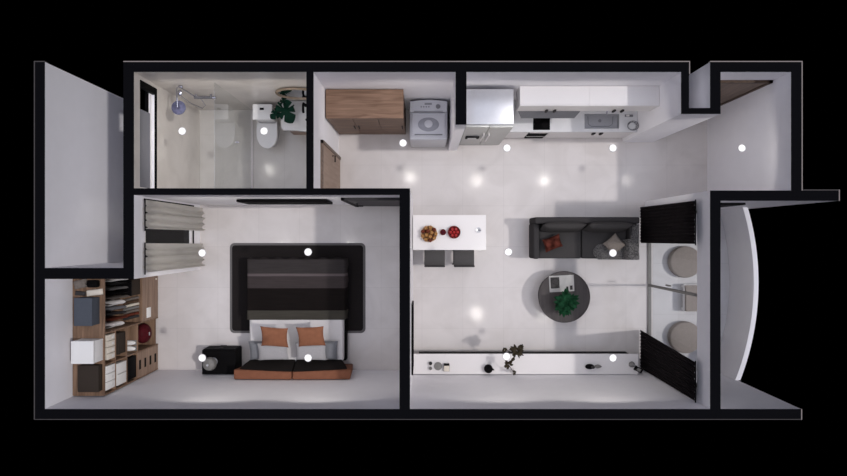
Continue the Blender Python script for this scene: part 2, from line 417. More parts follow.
TH = 0.085
for i in range(NS + 1):
    y = yS + (yN - yS) * i / NS
    xo, xi = arc(ur, y), arc(ur - TH, y)
    ring = [b.bm.verts.new(p) for p in ((xi, y, 0), (xo, y, -0.12), (xo, y, PZ), (xi, y, PZ))]
    if prev:
        for k in range(4): b.bm.faces.new((prev[k], prev[(k + 1) % 4], ring[(k + 1) % 4], ring[k]))
    else: b.bm.faces.new(ring)
    prev = ring
b.bm.faces.new(prev[::-1])
struct(b.build('wall_balcony', 'paint'), 'curved white balcony parapet', 'parapet')
b = B(); pts = [(XE1, yS), (XE1, yN)] + [(arc(ur - TH, yN + (yS - yN) * i / NS), yN + (yS - yN) * i / NS) for i in range(NS + 1)]
b.prism(pts, 2, -0.12, 0.0)
struct(b.build('floor_balcony', 'balcony', smooth=False), 'grey tiled balcony floor inside the curved parapet', 'floor')

# ---------------------------------------------------------------- windows and doors
def frame_yz(b, x0, x1, y0, y1, z0, z1, t, mid=None):
    b.box(x0, x1, y0, y1, z0, z0 + t); b.box(x0, x1, y0, y1, z1 - t, z1)
    b.box(x0, x1, y0, y0 + t, z0 + t, z1 - t); b.box(x0, x1, y1 - t, y1, z0 + t, z1 - t)
    if mid is not None: b.box(x0, x1, mid - t / 2, mid + t / 2, z0 + t, z1 - t)
    return b
xm = (XW_IN + XW_OUT) / 2
w = frame_yz(B(), xm - 0.02, xm + 0.02, bwY0, bwY1, bwZ0, bwZ1, 0.022).build('window_1', 'white', smooth=False)
struct(w, 'high strip window of the bathroom, partly open', 'window')
B().box(xm - 0.006, xm + 0.006, bwY0 + 0.03, 2.03, bwZ0 + 0.03, bwZ1 - 0.03).build('frosted_pane', 'frost', w, False)
bb = B(); bb.box(XW_IN - 0.05, XW_IN + 0.012, bwY1 - 0.10, bwY1 + 0.005, bwZ0, bwZ1); bb.box(XW_IN - 0.012, XW_IN + 0.014, bwY0, bwY1, bwZ0 - 0.03, bwZ0 + 0.005); bb.box(XW_OUT - 0.005, xm - 0.0215, bwY0, bwY1, bwZ0 + 0.001, bwZ0 + 0.012)
bb.build('black_trim', 'void', w, False)
w = frame_yz(B(), XW_IN - 0.05, XW_IN - 0.005, wwY0 + 0.03, wwY1 - 0.03, wwZ0 + 0.03, wwZ1, 0.05).build('window_2', 'white', smooth=False)
struct(w, 'tall bedroom window between linen curtains', 'window')
bb = B(); bb.box(XW_IN - 0.06, XW_IN + 0.014, wwY1 - 0.03, wwY1 + 0.02, wwZ0, wwZ1 + 0.02); bb.box(XW_OUT - 0.01, XW_IN - 0.052, wwY0, wwY1 - 0.031, wwZ0, wwZ0 + 0.012); bb.box(XW_IN - 0.004, XW_IN + 0.014, wwY0, wwY1, wwZ0, wwZ0 + 0.03)
bb.build('black_trim', 'void', w, False)
B().box(XW_IN - 0.032, XW_IN - 0.026, wwY0 + 0.08, wwY1 - 0.08, wwZ0 + 0.08, wwZ1 - 0.05).build('pane', 'glass', w, False)
# sliding balcony door
xg = 4.42
mid = -0.925
d = frame_yz(B(), xg - 0.03, xg + 0.03, dY0, dY1, 0.0, dZ, 0.04, mid).build('door_1', 'grey', smooth=False)
struct(d, 'glass sliding door to the balcony with grey frame', 'door')
B().box(xg - 0.02, xg - 0.014, dY0 + 0.04, mid - 0.02, 0.04, dZ - 0.04).build('pane', 'glass', d, False)
B().box(xg + 0.014, xg + 0.02, mid + 0.02, dY1 - 0.04, 0.04, dZ - 0.04).build('pane', 'glass', d, False)
B().box(xg - 0.06, xg - 0.03, mid + 0.06, mid + 0.09, 0.95, 1.15, 0.008).build('handle', 'grey', d)
# bathroom door, on the laundry side of the bathroom wall
xb = X(313.6)
d = B().box(xb + 0.001, xb + 0.03, Y(188.3) + 0.01, 1.53, 0.005, 2.06).build('door_2', 'doorwood', smooth=False)
struct(d, 'brown bathroom door facing the laundry corner', 'door')
bb = B(); bb.box(xb + 0.001, xb + 0.045, 1.53, 1.585, 0, 2.1); bb.box(xb + 0.001, xb + 0.045, Y(188.3) + 0.005, 1.585, 2.06, 2.1)
bb.build('frame', 'doorwood_dark', d, False)
B().tube([(xb + 0.03, 1.47, 1.02), (xb + 0.08, 1.47, 1.02), (xb + 0.08, 1.36, 1.02)], 0.011).build('handle', 'black', d)
# bedroom door
yb = Y(195)
d = B().box(-1.27, X(399.5) - 0.01, yb - 0.03, yb - 0.001, 0.005, 2.08).build('door_3', 'darkdoor', smooth=False)
struct(d, 'dark grey bedroom door in the corner beside the television', 'door')
bb = B(); bb.box(-1.33, -1.27, yb - 0.045, yb - 0.001, 0, 2.13); bb.box(-1.33, X(399.5) - 0.01, yb - 0.045, yb - 0.001, 2.08, 2.13)
bb.build('frame', 'darkgrey', d, False)
B().tube([(-1.19, yb - 0.03, 1.02), (-1.19, yb - 0.08, 1.02), (-1.08, yb - 0.08, 1.02)], 0.011).build('handle', 'black', d)
# entrance door
yf = Y(72)
d = B().box(4.62, 5.50, yf - 0.03, yf - 0.001, 0.005, 2.19).build('door_4', 'doorwood_dark', smooth=False)
struct(d, 'dark brown wooden entrance door in the foyer', 'door')
bb = B(); bb.box(4.56, 4.62, yf - 0.045, yf - 0.001, 0, 2.24); bb.box(5.50, 5.553, yf - 0.045, yf - 0.001, 0, 2.24); bb.box(4.56, 5.553, yf - 0.045, yf - 0.001, 2.19, 2.24)
bb.build('frame', 'wood_dark', d, False)
B().tube([(4.72, yf - 0.03, 1.05), (4.72, yf - 0.08, 1.05), (4.84, yf - 0.08, 1.05)], 0.011).build('handle', 'black', d)
# black balcony door
d = B().box(XE1 + 0.03, 5.13, yN - 0.032, yN - 0.0, 0.005, 2.22).build('door_5', 'void', smooth=False)
struct(d, 'black door on the north side of the balcony', 'door')
B().tube([(5.05, yN - 0.03, 1.05), (5.05, yN - 0.075, 1.05), (4.95, yN - 0.075, 1.05)], 0.010).build('handle', 'steel_dark', d)

# ---------------------------------------------------------------- downlights
LZ = 2.66
def downlight(px, py, label, k=1.0):
    x, y = X(px, LZ), Y(py, LZ)
    t = thing('downlight', label, 'downlight', (x, y, LZ), 'round ceiling downlights')
    B().lathe(x, y, [(0.050, LZ - 0.016), (0.058, LZ - 0.018), (0.060, LZ - 0.006), (0.054, LZ + 0.002), (0.050, LZ - 0.002)], 32, False).build('trim_ring', 'white', t)
    B().lathe(x, y, [(0.03, LZ - 0.018), (0.050, LZ - 0.014), (0.050, LZ - 0.002), (0.03, LZ + 0.003)], 32).build('lens', 'lens', t)
    l = bpy.data.lights.new('downlight_lamp', 'SPOT'); l.energy = LAMP * k; l.color = (1.0, 0.95, 0.88); l.shadow_soft_size = 0.055
    l.spot_size = math.radians(158); l.spot_blend = 0.3
    lo = bpy.data.objects.new('downlight_lamp', l); COL.objects.link(lo); lo.parent = t; lo.location = (0, 0, -0.09)
LAMP = 13.5
for a in [(182, 131, 'white downlight over the shower, beside the bathroom window'), (264, 131, 'white downlight over the toilet lid'),
          (403, 143, 'white downlight between wooden cabinet and washing machine'), (507, 148, 'white downlight just south of the fridge'),
          (613, 148, 'white downlight in front of the kitchen sink'), (742, 148, 'white downlight alone in the foyer', 0.45),
          (202, 253, 'white downlight beside the southern linen curtain'), (308, 252, 'white downlight over the foot of the bed and rug'),
          (202, 358, 'white downlight over the black nightstand'), (308, 358, 'white downlight over the bed pillows'),
          (508.5, 252, 'white downlight over the floor between island table and sofa'), (613, 253, 'white downlight over the patterned throw on the sofa'),
          (506.5, 356.5, 'white downlight over the leafy branch on the console'), (613, 358, 'white downlight over the bare east part of the console')]:
    downlight(*a)

# ---------------------------------------------------------------- bathroom
YN_IN = Y(72)
gx = -3.36
t = thing('shower_screen', 'tall clear glass screen between shower and toilet', 'shower screen', (gx, 1.6, 0))
B().box(gx - 0.005, gx + 0.005, by0 + 0.02, YN_IN - 0.01, 0.03, 2.13).build('pane', 'showerglass', t, False)
B().box(gx - 0.02, gx + 0.02, by0 + 0.02, YN_IN - 0.01, 0.0, 0.03, 0.004).build('floor_channel', 'white', t)
B().ell((gx + 0.03, 1.72, 1.0), (0.025, 0.02, 0.02)).cyl(gx, 1.72, 0.01, 0.99, 1.01, 8).build('knob', 'chrome', t)
sx = -3.985
t = thing('shower_set', 'chrome wall shower with round bluish head and mixer', 'shower', (sx, YN_IN - 0.02, 1.1))
B().tube([(sx, YN_IN - 0.045, 1.15), (sx, YN_IN - 0.045, 2.0), (sx, YN_IN - 0.07, 2.06), (sx, YN_IN - 0.12, 2.09), (sx, 2.12, 2.06)], 0.012).box(sx - 0.03, sx + 0.03, YN_IN - 0.045, YN_IN - 0.006, 1.9, 1.94, 0.008).build('riser_rail', 'chrome', t)
B().lathe(sx, 2.12, [(0.10, 2.0), (0.115, 2.006), (0.115, 2.018), (0.03, 2.03), (0.018, 2.06)], 32).build('shower_head', 'bluechrome', t)
b = B()
b.tube([(-4.0, YN_IN - 0.06, 1.3), (-3.68, YN_IN - 0.06, 1.3)], 0.026, 14)
b.tube([(-3.97, YN_IN - 0.06, 1.3), (-3.97, YN_IN - 0.006, 1.3)], 0.02).tube([(-3.71, YN_IN - 0.06, 1.3), (-3.71, YN_IN - 0.006, 1.3)], 0.02)
b.build('mixer', 'steel_dark', t)
B().tube([(-3.62, YN_IN - 0.06, 1.3), (-3.68, YN_IN - 0.06, 1.3)], 0.03, 14).build('mixer_dial', 'chrome', t)
B().tube([(-3.9, YN_IN - 0.07, 1.28), (-3.93, YN_IN - 0.12, 0.95), (-4.04, YN_IN - 0.14, 0.8), (-4.13, YN_IN - 0.12, 1.1), (-4.12, YN_IN - 0.10, 1.55), (-4.08, YN_IN - 0.1, 1.75), (sx - 0.03, YN_IN - 0.07, 1.86)], 0.009).build('hose', 'chrome', t)
B().ell((sx - 0.05, YN_IN - 0.11, 1.84), (0.04, 0.055, 0.025)).build('hand_spray', 'chrome', t)
# toilet
tx = -2.955
t = thing('toilet', 'white ceramic toilet with closed lid behind the glass screen', 'toilet', (tx, 2.1, 0))
def oval(b, cx, y_back, y_front, hw, z0, z1, sc0=1.0, n=28):
    """D-shaped plan: straight back, round front; extruded z0->z1 (bottom scaled)"""
    pts = [(-1, 0), (-1, 0.45)] + [(-math.cos(a), 0.45 + 0.55 * math.sin(a)) for a in [PI * k / n for k in range(1, n)]] + [(1, 0.45), (1, 0)]
    L = y_front - y_back
    lo = [b.bm.verts.new((cx + u * hw * sc0, y_back + v * L * (0.5 + 0.5 * sc0), z0)) for u, v in pts]
    hi = [b.bm.verts.new((cx + u * hw, y_back + v * L, z1)) for u, v in pts]
    m = len(pts)
    for k in range(m): b.bm.faces.new((lo[k], lo[(k + 1) % m], hi[(k + 1) % m], hi[k]))
    b.bm.faces.new(lo[::-1]); b.bm.faces.new(hi)
    return b
oval(B(), tx, 2.20, 1.70, 0.19, 0.0, 0.40, 0.68).build('bowl', 'ceramic', t)
B().box(tx - 0.17, tx + 0.17, 2.18, 2.45, 0.36, 0.74, 0.03, 3).build('tank', 'ceramic', t)
B().box(tx - 0.18, tx + 0.18, 2.17, 2.455, 0.742, 0.775, 0.012, 3).build('tank_lid', 'ceramic', t)
oval(B(), tx, 2.165, 1.69, 0.195, 0.402, 0.425, 1.0).build('seat', 'ceramic', t)
oval(B(), tx, 2.155, 1.695, 0.19, 0.427, 0.45, 1.03).build('lid', 'ceramic', t)
B().box(tx - 0.045, tx + 0.03, 2.345, 2.385, 0.776, 0.784, 0.003).build('flush_button', 'black', t)
# vanity basin
vx0, vx1 = -2.60, -1.79
t = thing('vanity_basin', 'white wall basin with black tap in the bathroom corner', 'basin', (-2.2, 2.3, 0))
b = B(); zc = 0.82
pts = [(vx0, YN_IN - 0.01), (vx0, 2.02), (vx0 + 0.05, 1.97)] + [(vx0 + 0.25 + 0.56 * k / 10, 1.97 - 0.035 * math.sin(PI * k / 20)) for k in range(11)] + [(vx1, YN_IN - 0.01)]
b.prism(pts, 2, zc - 0.12, zc)
b.build('basin_top', 'ceramic', t, False)
b = B()
b.lathe(-2.12, 2.17, [(0.16, zc + 0.004), (0.185, zc + 0.006), (0.19, zc + 0.012), (0.18, zc + 0.012), (0.165, zc + 0.006)], 36).build('bowl_rim', 'ceramic', t)
B().cyl(-2.13, 2.155, 0.022, zc + 0.012, zc + 0.02, 16).build('drain', 'black', t)
B().tube([(-2.15, 2.41, zc), (-2.15, 2.41, zc + 0.2), (-2.15, 2.38, zc + 0.235), (-2.15, 2.27, zc + 0.23), (-2.15, 2.25, zc + 0.2)], 0.022, 12).box(-2.19, -2.09, 2.395, 2.425, zc + 0.10, zc + 0.125, 0.008).build('tap', 'black', t)
B().box(vx0 + 0.06, vx1 - 0.02, 2.02, YN_IN - 0.012, 0.0, zc - 0.122, 0.004).build('cabinet', 'doorwood', t, False)
# mirror
t = thing('wall_mirror', 'round mirror with pale rim above the bathroom basin', 'mirror', (-2.16, YN_IN - 0.02, 1.45))
mx_, mz_, mr_ = -2.16, 1.45, 0.36
b = B(); n = 40
b.tube([(mx_ + mr_ * math.cos(2 * PI * k / n), YN_IN - 0.03, mz_ + mr_ * math.sin(2 * PI * k / n)) for k in range(n + 1)], 0.022, 8).build('rim', 'mirrorframe', t)
b = B(); v0 = [(mx_ + mr_ * math.cos(2 * PI * k / n), mz_ + mr_ * math.sin(2 * PI * k / n)) for k in range(n)]
b.prism(v0, 1, YN_IN - 0.03, YN_IN - 0.008); b.build('glass', 'mirror', t, False)
# monstera
px_, py_ = -2.47, 2.30
t = thing('monstera_plant', 'dark green monstera leaf in a small vase on the basin', 'plant', (px_, py_, zc))
B().lathe(px_, py_, [(0.04, zc + 0.001), (0.055, zc + 0.03), (0.05, zc + 0.10), (0.03, zc + 0.15), (0.036, zc + 0.17)], 24).build('vase', 'green_glass', t)
b = B(); lf = B()
def monstera(lf, c, R, ang, tilt):
    """split leaf: outline with deep notches, slightly domed"""
    Rm = Euler((tilt[0], tilt[1], ang)).to_matrix(); c = Vector(c)
    cen = lf.bm.verts.new(c)
    n = 84; ring = []
    for k in range(n):
        a = 2 * PI * k / n
        r = R * (0.72 + 0.28 * math.cos(a)) if abs(a - PI) > 0.3 else R * 0.32
        r = R * (0.95 - 0.22 * abs(math.sin(a)) ) if math.cos(a) > 0 else R * (0.86 + 0.05 * math.cos(a))
        if abs(a - PI) < 0.22: r = R * 0.25
        notch = (k % 12)
        if notch in (0, 1) and 0.35 < a < 2.7 or notch in (0, 1) and 3.6 < a < 5.95: r *= 0.45
        ring.append(lf.bm.verts.new(c + Rm @ Vector((r * math.cos(a) * 1.08, r * math.sin(a) * 0.9, -0.25 * r * r / R))))
    for k in range(n): lf.bm.faces.new((cen, ring[k], ring[(k + 1) % n]))
for c, R, a, tl in [((px_ + 0.05, py_ - 0.07, zc + 0.44), 0.235, -1.1, (0.1, 0.12)), ((px_ - 0.13, py_ - 0.10, zc + 0.36), 0.13, 3.9, (-0.12, -0.2)), ((px_ + 0.0, py_ + 0.10, zc + 0.40), 0.11, 1.4, (-0.25, 0.1))]:
    monstera(lf, c, R, a, tl); b.tube([(px_, py_, zc + 0.05), (px_ * 0.6 + c[0] * 0.4, py_ * 0.6 + c[1] * 0.4, zc + 0.26), c], 0.005, 6)
lf.build('leaf_blades', 'leaf_dark', t); b.build('stems', 'leaf_dark', t)

# ---------------------------------------------------------------- laundry corner
cx0, cx1, cyb, cyf, cz = -1.64, -0.345, YN_IN - 0.012, 2.02, 1.68
t = thing('storage_cabinet', 'tall wooden storage cabinet in the laundry corner', 'cabinet', ((cx0 + cx1) / 2, 2.25, 0))
B().box(cx0, cx1, cyb, cyf + 0.02, 0.0, cz - 0.02).build('body', 'wood_front', t, False)
B().box(cx0 - 0.005, cx1 + 0.008, cyb, cyf - 0.008, cz - 0.02, cz + 0.004, 0.003).build('top_panel', 'wood', t, False)
n3 = 3
for k in range(n3):
    wd = (cx1 - cx0) / n3
    o = B().box(cx0 + k * wd + 0.003, cx0 + (k + 1) * wd - 0.003, cyf, cyf + 0.019, 0.06, cz - 0.03, 0.002).build('door', 'wood_front', t, False)
    hx = cx0 + (k + 1) * wd - 0.04 if k != 1 else cx0 + k * wd + 0.04
    B().box(hx - 0.006, hx + 0.006, cyf - 0.025, cyf - 0.002, 0.75, 1.0, 0.004).build('handle', 'darkgrey', o)
# washing machine
wx0, wx1, wyb, wyf, wz = -0.25, 0.43, 2.475, 1.77, 0.98
wc = (wx0 + wx1) / 2
t = thing('washing_machine', 'silver top-loading washing machine beside the stub wall', 'washing machine', (wc, 2.1, 0))
B().box(wx0, wx1, wyf, wyb, 0.02, wz - 0.03, 0.03, 3).build('body', 'washer', t)
b = B()
nn = 14; pts = [(wx0 + 0.01, 2.26)] + [(wx0 + 0.01 + (wx1 - wx0 - 0.02) * k / nn, 2.445 + 0.03 * math.sin(PI * k / nn)) for k in range(nn + 1)] + [(wx1 - 0.01, 2.26)]
b.prism(pts, 2, wz - 0.03, wz + 0.04); o = b.build('control_panel', 'washer', t)
for k in range(4): B().cyl(wc - 0.13 + 0.045 * k, 2.35, 0.014, wz + 0.041, wz + 0.05, 14).build('button', 'washer_dark', o)
B().cyl(wc + 0.17, 2.355, 0.04, wz + 0.041, wz + 0.065, 24, 0.006).build('dial', 'steel_dark', o)
B().box(wc - 0.07, wc + 0.06, 2.385, 2.42, wz + 0.041, wz + 0.045).build('display', 'washer_dark', o)
o = B().box(wx0 + 0.04, wx1 - 0.04, 1.83, 2.25, wz - 0.028, wz + 0.004, 0.02, 3).build('lid', 'washer', t)
b = B(); b.lathe(0, 0, [(0.95, 0), (1.0, 0.003), (1.0, 0.007), (0.9, 0.010)], 40)
for v in b.bm.verts: v.co = Vector((wc + v.co.x * 0.19, 2.04 + v.co.y * 0.125, wz + 0.005 + v.co.z))
b.build('lid_window', 'washer_dark', o)
b = B(); b.lathe(0, 0, [(0.95, 0), (1.0, 0.003), (0.9, 0.007)], 30)
for v in b.bm.verts: v.co = Vector((wc + v.co.x * 0.075, 2.05 + v.co.y * 0.07, wz + 0.016 + v.co.z))
b.build('agitator_badge', 'washer', o)
B().box(wc - 0.25, wc + 0.25, 1.845, 1.868, wz + 0.0045, wz + 0.016, 0.004).build('lid_handle', 'steel_dark', o)
B().box(wc - 0.26, wc + 0.26, 2.262, 2.275, wz + 0.04, wz + 0.046, 0.002).build('panel_lip', 'steel_dark', o)

# ---------------------------------------------------------------- kitchen
fx0, fx1, fyb, fyf, fz = 0.70, 1.475, 2.44, 1.86, 1.95
t = thing('refrigerator', 'silver two-door refrigerator in the kitchen alcove', 'refrigerator', ((fx0 + fx1) / 2, 2.2, 0))
B().box(fx0, fx1, fyf + 0.0, fyb, 0.03, fz, 0.008).build('body', 'steel', t)
fm = (fx0 + fx1) / 2
for s_, xa, xb_ in ((0, fx0, fm - 0.003), (1, fm + 0.003, fx1)):
    o = B().box(xa, xb_, fyf - 0.045, fyf - 0.003, 0.06, fz - 0.012, 0.01).build('door', 'fridge_front', t)
    hx = fm - 0.045 if s_ == 0 else fm + 0.045
    B().tube([(hx, fyf - 0.045, 0.75), (hx, fyf - 0.085, 0.78), (hx, fyf - 0.085, 1.4), (hx, fyf - 0.045, 1.43)], 0.013, 10).build('handle', 'white', o)
    if s_ == 0:
        q = B().box(fx0 + 0.06, fx0 + 0.28, fyf - 0.052, fyf - 0.044, 0.78, 1.12, 0.004).build('dispenser', 'steel', o)
        bb = B(); bb.box(fx0 + 0.05, fx0 + 0.29, fyf - 0.075, fyf - 0.052, 1.05, 1.13); bb.box(fx0 + 0.05, fx0 + 0.09, fyf - 0.075, fyf - 0.052, 0.93, 1.05); bb.box(fx0 + 0.25, fx0 + 0.29, fyf - 0.075, fyf - 0.052, 0.93, 1.05)
        bb.build('dispenser_frame', 'black', o, False)
kz, kf, kb = 0.85, 1.93, YN_IN - 0.008
kx0, kx1 = 1.51, X(681) - 0.006
# base units
def base_unit(x0, x1, label, ndoors, name='base_cabinet'):
    t = thing(name, label, 'cabinet', ((x0 + x1) / 2, 2.2, 0), 'kitchen base cabinets')
    B().box(x0 + 0.001, x1 - 0.001, kf + 0.04, kb, 0.08, kz - 0.06).build('body', 'white_matte', t, False)
    B().box(x0 + 0.001, x1 - 0.001, kf + 0.09, kb, 0.0, 0.079).build('plinth', 'white_matte', t, False)
    for k in range(ndoors):
        a = x0 + (x1 - x0) * k / ndoors; c = x0 + (x1 - x0) * (k + 1) / ndoors
        o = B().box(a + 0.002, c - 0.002, kf + 0.018, kf + 0.038, 0.085, kz - 0.065, 0.002).build('door', 'white', t, False)
        hx = c - 0.07 if (k == 0 and ndoors == 2) else a + 0.07
        if ndoors == 1: hx = None
        if hx: B().box(hx - 0.02, hx + 0.02, kf - 0.016, kf + 0.016, 0.58, 0.74, 0.004).build('handle', 'darkgrey', o)
base_unit(kx0, 1.95, 'narrow white base cabinet beside the fridge', 1)
base_unit(2.33, 2.74, 'white base cabinet between oven and sink cabinet', 1)
base_unit(2.74, 3.69, 'white double-door base cabinet under the sink', 2)
base_unit(3.69, kx1, 'slim white end cabinet under the dish basket', 1)
t = thing('oven', 'small black built-in oven under the hob', 'oven', (2.14, 2.2, 0))
B().box(1.952, 2.328, kf + 0.04, kb, 0.0, kz - 0.06).build('housing', 'white_matte', t, False)
B().box(1.965, 2.315, kf + 0.012, kf + 0.038, 0.30, 0.62, 0.004).build('oven_door', 'blackglass', t, False)
B().box(1.965, 2.315, kf + 0.012, kf + 0.038, 0.06, 0.235, 0.004).build('lower_drawer', 'blackglass', t, False)
B().box(1.965, 2.315, kf + 0.012, kf + 0.038, 0.24, 0.295, 0.003).build('handle_rail', 'fridge_front', t, False)
B().box(1.965, 2.315, kf + 0.014, kf + 0.038, 0.625, kz - 0.065, 0.003).build('upper_panel', 'white', t, False)
# worktop with sink cut-out (built as strips)
sx0, sx1, sy0, sy1 = 2.93, 3.56, 1.99, 2.26
b = B()
b.box(kx0, sx0, kf, kb, kz - 0.06, kz); b.box(sx1, kx1, kf, kb, kz - 0.06, kz); b.box(sx0, sx1, kf, sy0, kz - 0.06, kz); b.box(sx0, sx1, sy1, kb, kz - 0.06, kz)
bmesh.ops.remove_doubles(b.bm, verts=b.bm.verts[:], dist=1e-5)
tag(b.build('worktop', 'counter', smooth=False, loc=((kx0 + kx1) / 2, 2.2, kz - 0.06)), 'long pale kitchen worktop between fridge and end wall', 'worktop')
t = thing('kitchen_sink', 'grey steel sink set into the worktop', 'sink', ((sx0 + sx1) / 2, 2.12, kz))
g = 0.004
b = B(); zb = kz - 0.05
b.box(sx0 + g, sx1 - g, sy0 + g, sy1 - g, zb, zb + 0.006)
b.box(sx0 + g, sx0 + g + 0.01, sy0 + g, sy1 - g, zb, kz); b.box(sx1 - g - 0.01, sx1 - g, sy0 + g, sy1 - g, zb, kz)
b.box(sx0 + g, sx1 - g, sy0 + g, sy0 + g + 0.01, zb, kz); b.box(sx0 + g, sx1 - g, sy1 - g - 0.01, sy1 - g, zb, kz)
b.build('basin', 'sink', t, False)
b = B(); b.tube([(sx0 + 0.07, sy1 - 0.04, zb + 0.012), (sx0 + 0.08, sy0 + 0.09, zb + 0.012), (sx0 + 0.13, sy0 + 0.05, zb + 0.012), (sx1 - 0.17, sy0 + 0.05, zb + 0.012), (sx1 - 0.11, sy0 + 0.09, zb + 0.012), (sx1 - 0.10, sy1 - 0.04, zb + 0.012)], 0.006).build('basin_ridge', 'steel_dark', t)
B().cyl(3.22, 2.14, 0.03, zb + 0.006, zb + 0.012, 20).build('drain', 'steel_dark', t)
t = thing('kitchen_tap', 'chrome tap behind the kitchen sink', 'tap', (3.25, 2.36, kz))
B().cyl(3.25, 2.36, 0.028, kz + 0.001, kz + 0.05, 20).tube([(3.25, 2.36, kz + 0.03), (3.25, 2.36, kz + 0.26), (3.25, 2.33, kz + 0.31), (3.25, 2.24, kz + 0.31), (3.25, 2.2, kz + 0.27)], 0.013, 10).build('spout', 'chrome', t)
B().tube([(3.28, 2.36, kz + 0.06), (3.34, 2.36, kz + 0.09)], 0.008).build('lever', 'chrome', t)
t = thing('hob', 'small square black glass hob on the worktop', 'hob', (2.14, 2.08, kz))
B().box(1.995, 2.30, 1.965, 2.235, kz + 0.001, kz + 0.010, 0.004).build('glass_plate', 'blackglass', t)
for cx_, cy_, r_ in ((2.075, 2.15, 0.055), (2.215, 2.06, 0.065)):
    b = B(); b.lathe(cx_, cy_, [(r_ - 0.004, kz + 0.0101), (r_, kz + 0.0108), (r_ - 0.003, kz + 0.0112)], 28); b.build('cooking_zone', 'black', t)
# dish basket
dx, dy = 3.785, 2.03
t = thing('dish_basket', 'round wire dish basket on the worktop beside the sink', 'basket', (dx, dy, kz))
b = B()
for r_, z_ in ((0.07, 0.008), (0.085, 0.045), (0.10, 0.085)):
    b.tube([(dx + r_ * math.cos(2 * PI * k / 24), dy + r_ * 0.85 * math.sin(2 * PI * k / 24), kz + z_) for k in range(25)], 0.005, 6)
for k in range(12):
    a = 2 * PI * k / 12
    b.tube([(dx + 0.07 * math.cos(a), dy + 0.06 * math.sin(a), kz + 0.006), (dx + 0.1 * math.cos(a), dy + 0.085 * math.sin(a), kz + 0.085)], 0.004, 5)
b.build('wires', 'steel_dark', t)
tag(B().lathe(dx, dy, [(0.03, kz + 0.016), (0.05, kz + 0.02), (0.062, kz + 0.034), (0.056, kz + 0.034), (0.03, kz + 0.026)], 28).build('bowl', 'ceramic', loc=(dx, dy, kz + 0.016)), 'small white bowl inside the wire dish basket', 'bowl')
t = thing('soap_tray', 'slim grey tray behind the wire dish basket', 'tray', (3.73, 2.22, kz))
B().box(3.66, 3.81, 2.20, 2.245, kz + 0.001, kz + 0.015, 0.005).build('tray', 'steel_dark', t)
B().box(3.68, 3.74, 2.207, 2.238, kz + 0.0155, kz + 0.035, 0.008).build('soap', 'white', t)
# upper cabinets
uz0, uz1, uf = 1.46, 1.885, 2.18
def upper(x0, x1, label):
    t = thing('wall_cabinet', label, 'cabinet', ((x0 + x1) / 2, 2.35, uz0), 'white kitchen wall cabinets')
    B().box(x0 + 0.001, x1 - 0.001, uf + 0.022, kb, uz0, uz1).build('body', 'white', t, False)
    for k in range(2):
        a = x0 + (x1 - x0) * k / 2; c = x0 + (x1 - x0) * (k + 1) / 2
        o = B().box(a + 0.002, c - 0.002, uf, uf + 0.02, uz0 + 0.002, uz1, 0.002).build('door', 'white', t, False)
        hx = c - 0.07 if k == 0 else a + 0.07
        B().box(hx - 0.018, hx + 0.018, uf - 0.032, uf - 0.001, uz0 + 0.02, uz0 + 0.15, 0.004).build('handle', 'darkgrey', o)
upper(1.59, 2.74, 'white wall cabinet with two doors over the hob')
upper(2.74, kx1, 'white wall cabinet with two doors over the sink')
t = thing('range_hood', 'grey slanted range hood under the wall cabinet over the hob', 'range hood', (2.15, 2.3, 1.3))
B().hexa([(1.70, 2.09, 1.30), (2.63, 2.09, 1.30), (2.63, kb, 1.30), (1.70, kb, 1.30)], [(1.625, uf, uz0 - 0.002), (2.70, uf, uz0 - 0.002), (2.70, kb, uz0 - 0.002), (1.625, kb, uz0 - 0.002)]).build('hood_body', 'hood', t, False)
B().box(1.78, 2.55, 2.12, 2.45, 1.292, 1.2995).build('filter', 'steel_dark', t, False)

# ---------------------------------------------------------------- island table and stools
iz = 0.90
ix0, ix1, iy0, iy1 = X(410) + 0.012, X(486, iz), Y(250, iz), Y(215, iz)
t = thing('island_table', 'white rectangular island table against the west living room wall', 'table', ((ix0 + ix1) / 2, (iy0 + iy1) / 2, 0))
B().box(ix0, ix1, iy0, iy1, iz - 0.05, iz, 0.004).build('tabletop', 'white', t, False)
B().box(ix1 - 0.05, ix1, iy0 + 0.02, iy1 - 0.02, 0.0, iz - 0.051).build('end_panel', 'white', t, False)
B().box(ix0, ix0 + 0.04, iy0 + 0.02, iy1 - 0.02, 0.0, iz - 0.051).build('wall_panel', 'white', t, False)
def stool(x, y, label):
    t = thing('bar_stool', label, 'stool', (x, y, 0), 'bar stools at the island table')
    B().box(x - 0.19, x + 0.19, y - 0.15, y + 0.15, 0.60, 0.66, 0.02, 3).build('seat', 'stool', t)
    B().box(x - 0.19, x + 0.19, y - 0.165, y - 0.13, 0.665, 0.78, 0.012, 3).build('backrest', 'darkgrey', t)
    for sx_ in (-1, 1):
        for sy_ in (-1, 1):
            B().tube([(x + sx_ * 0.15, y + sy_ * 0.11, 0.60), (x + sx_ * 0.18, y + sy_ * 0.14, 0.0)], 0.013, 8).build('leg', 'black', t)
    b = B(); z = 0.24
    c = [(x - 0.17, y - 0.13, z), (x + 0.17, y - 0.13, z), (x + 0.17, y + 0.13, z), (x - 0.17, y + 0.13, z), (x - 0.17, y - 0.13, z)]
    for p, q in zip(c, c[1:]): b.tube([p, q], 0.009, 6)
    b.build('footrest', 'black', t)
    return t
s1 = stool(0.205, -0.37, 'dark grey bar stool at the island, the one next to the wall')
dup(s1, (0.75, -0.37, 0), 0, 'dark grey bar stool at the free end of the island table')
def bowl(x, y, r, h, m, label, z):
    o = B().lathe(x, y, [(r * 0.5, z + 0.001), (r * 0.8, z + h * 0.35), (r, z + h), (r * 0.94, z + h), (r * 0.74, z + h * 0.42), (r * 0.4, z + 0.012)], 32).build('bowl', m, loc=(x, y, z))
    return tag(o, label, 'bowl')
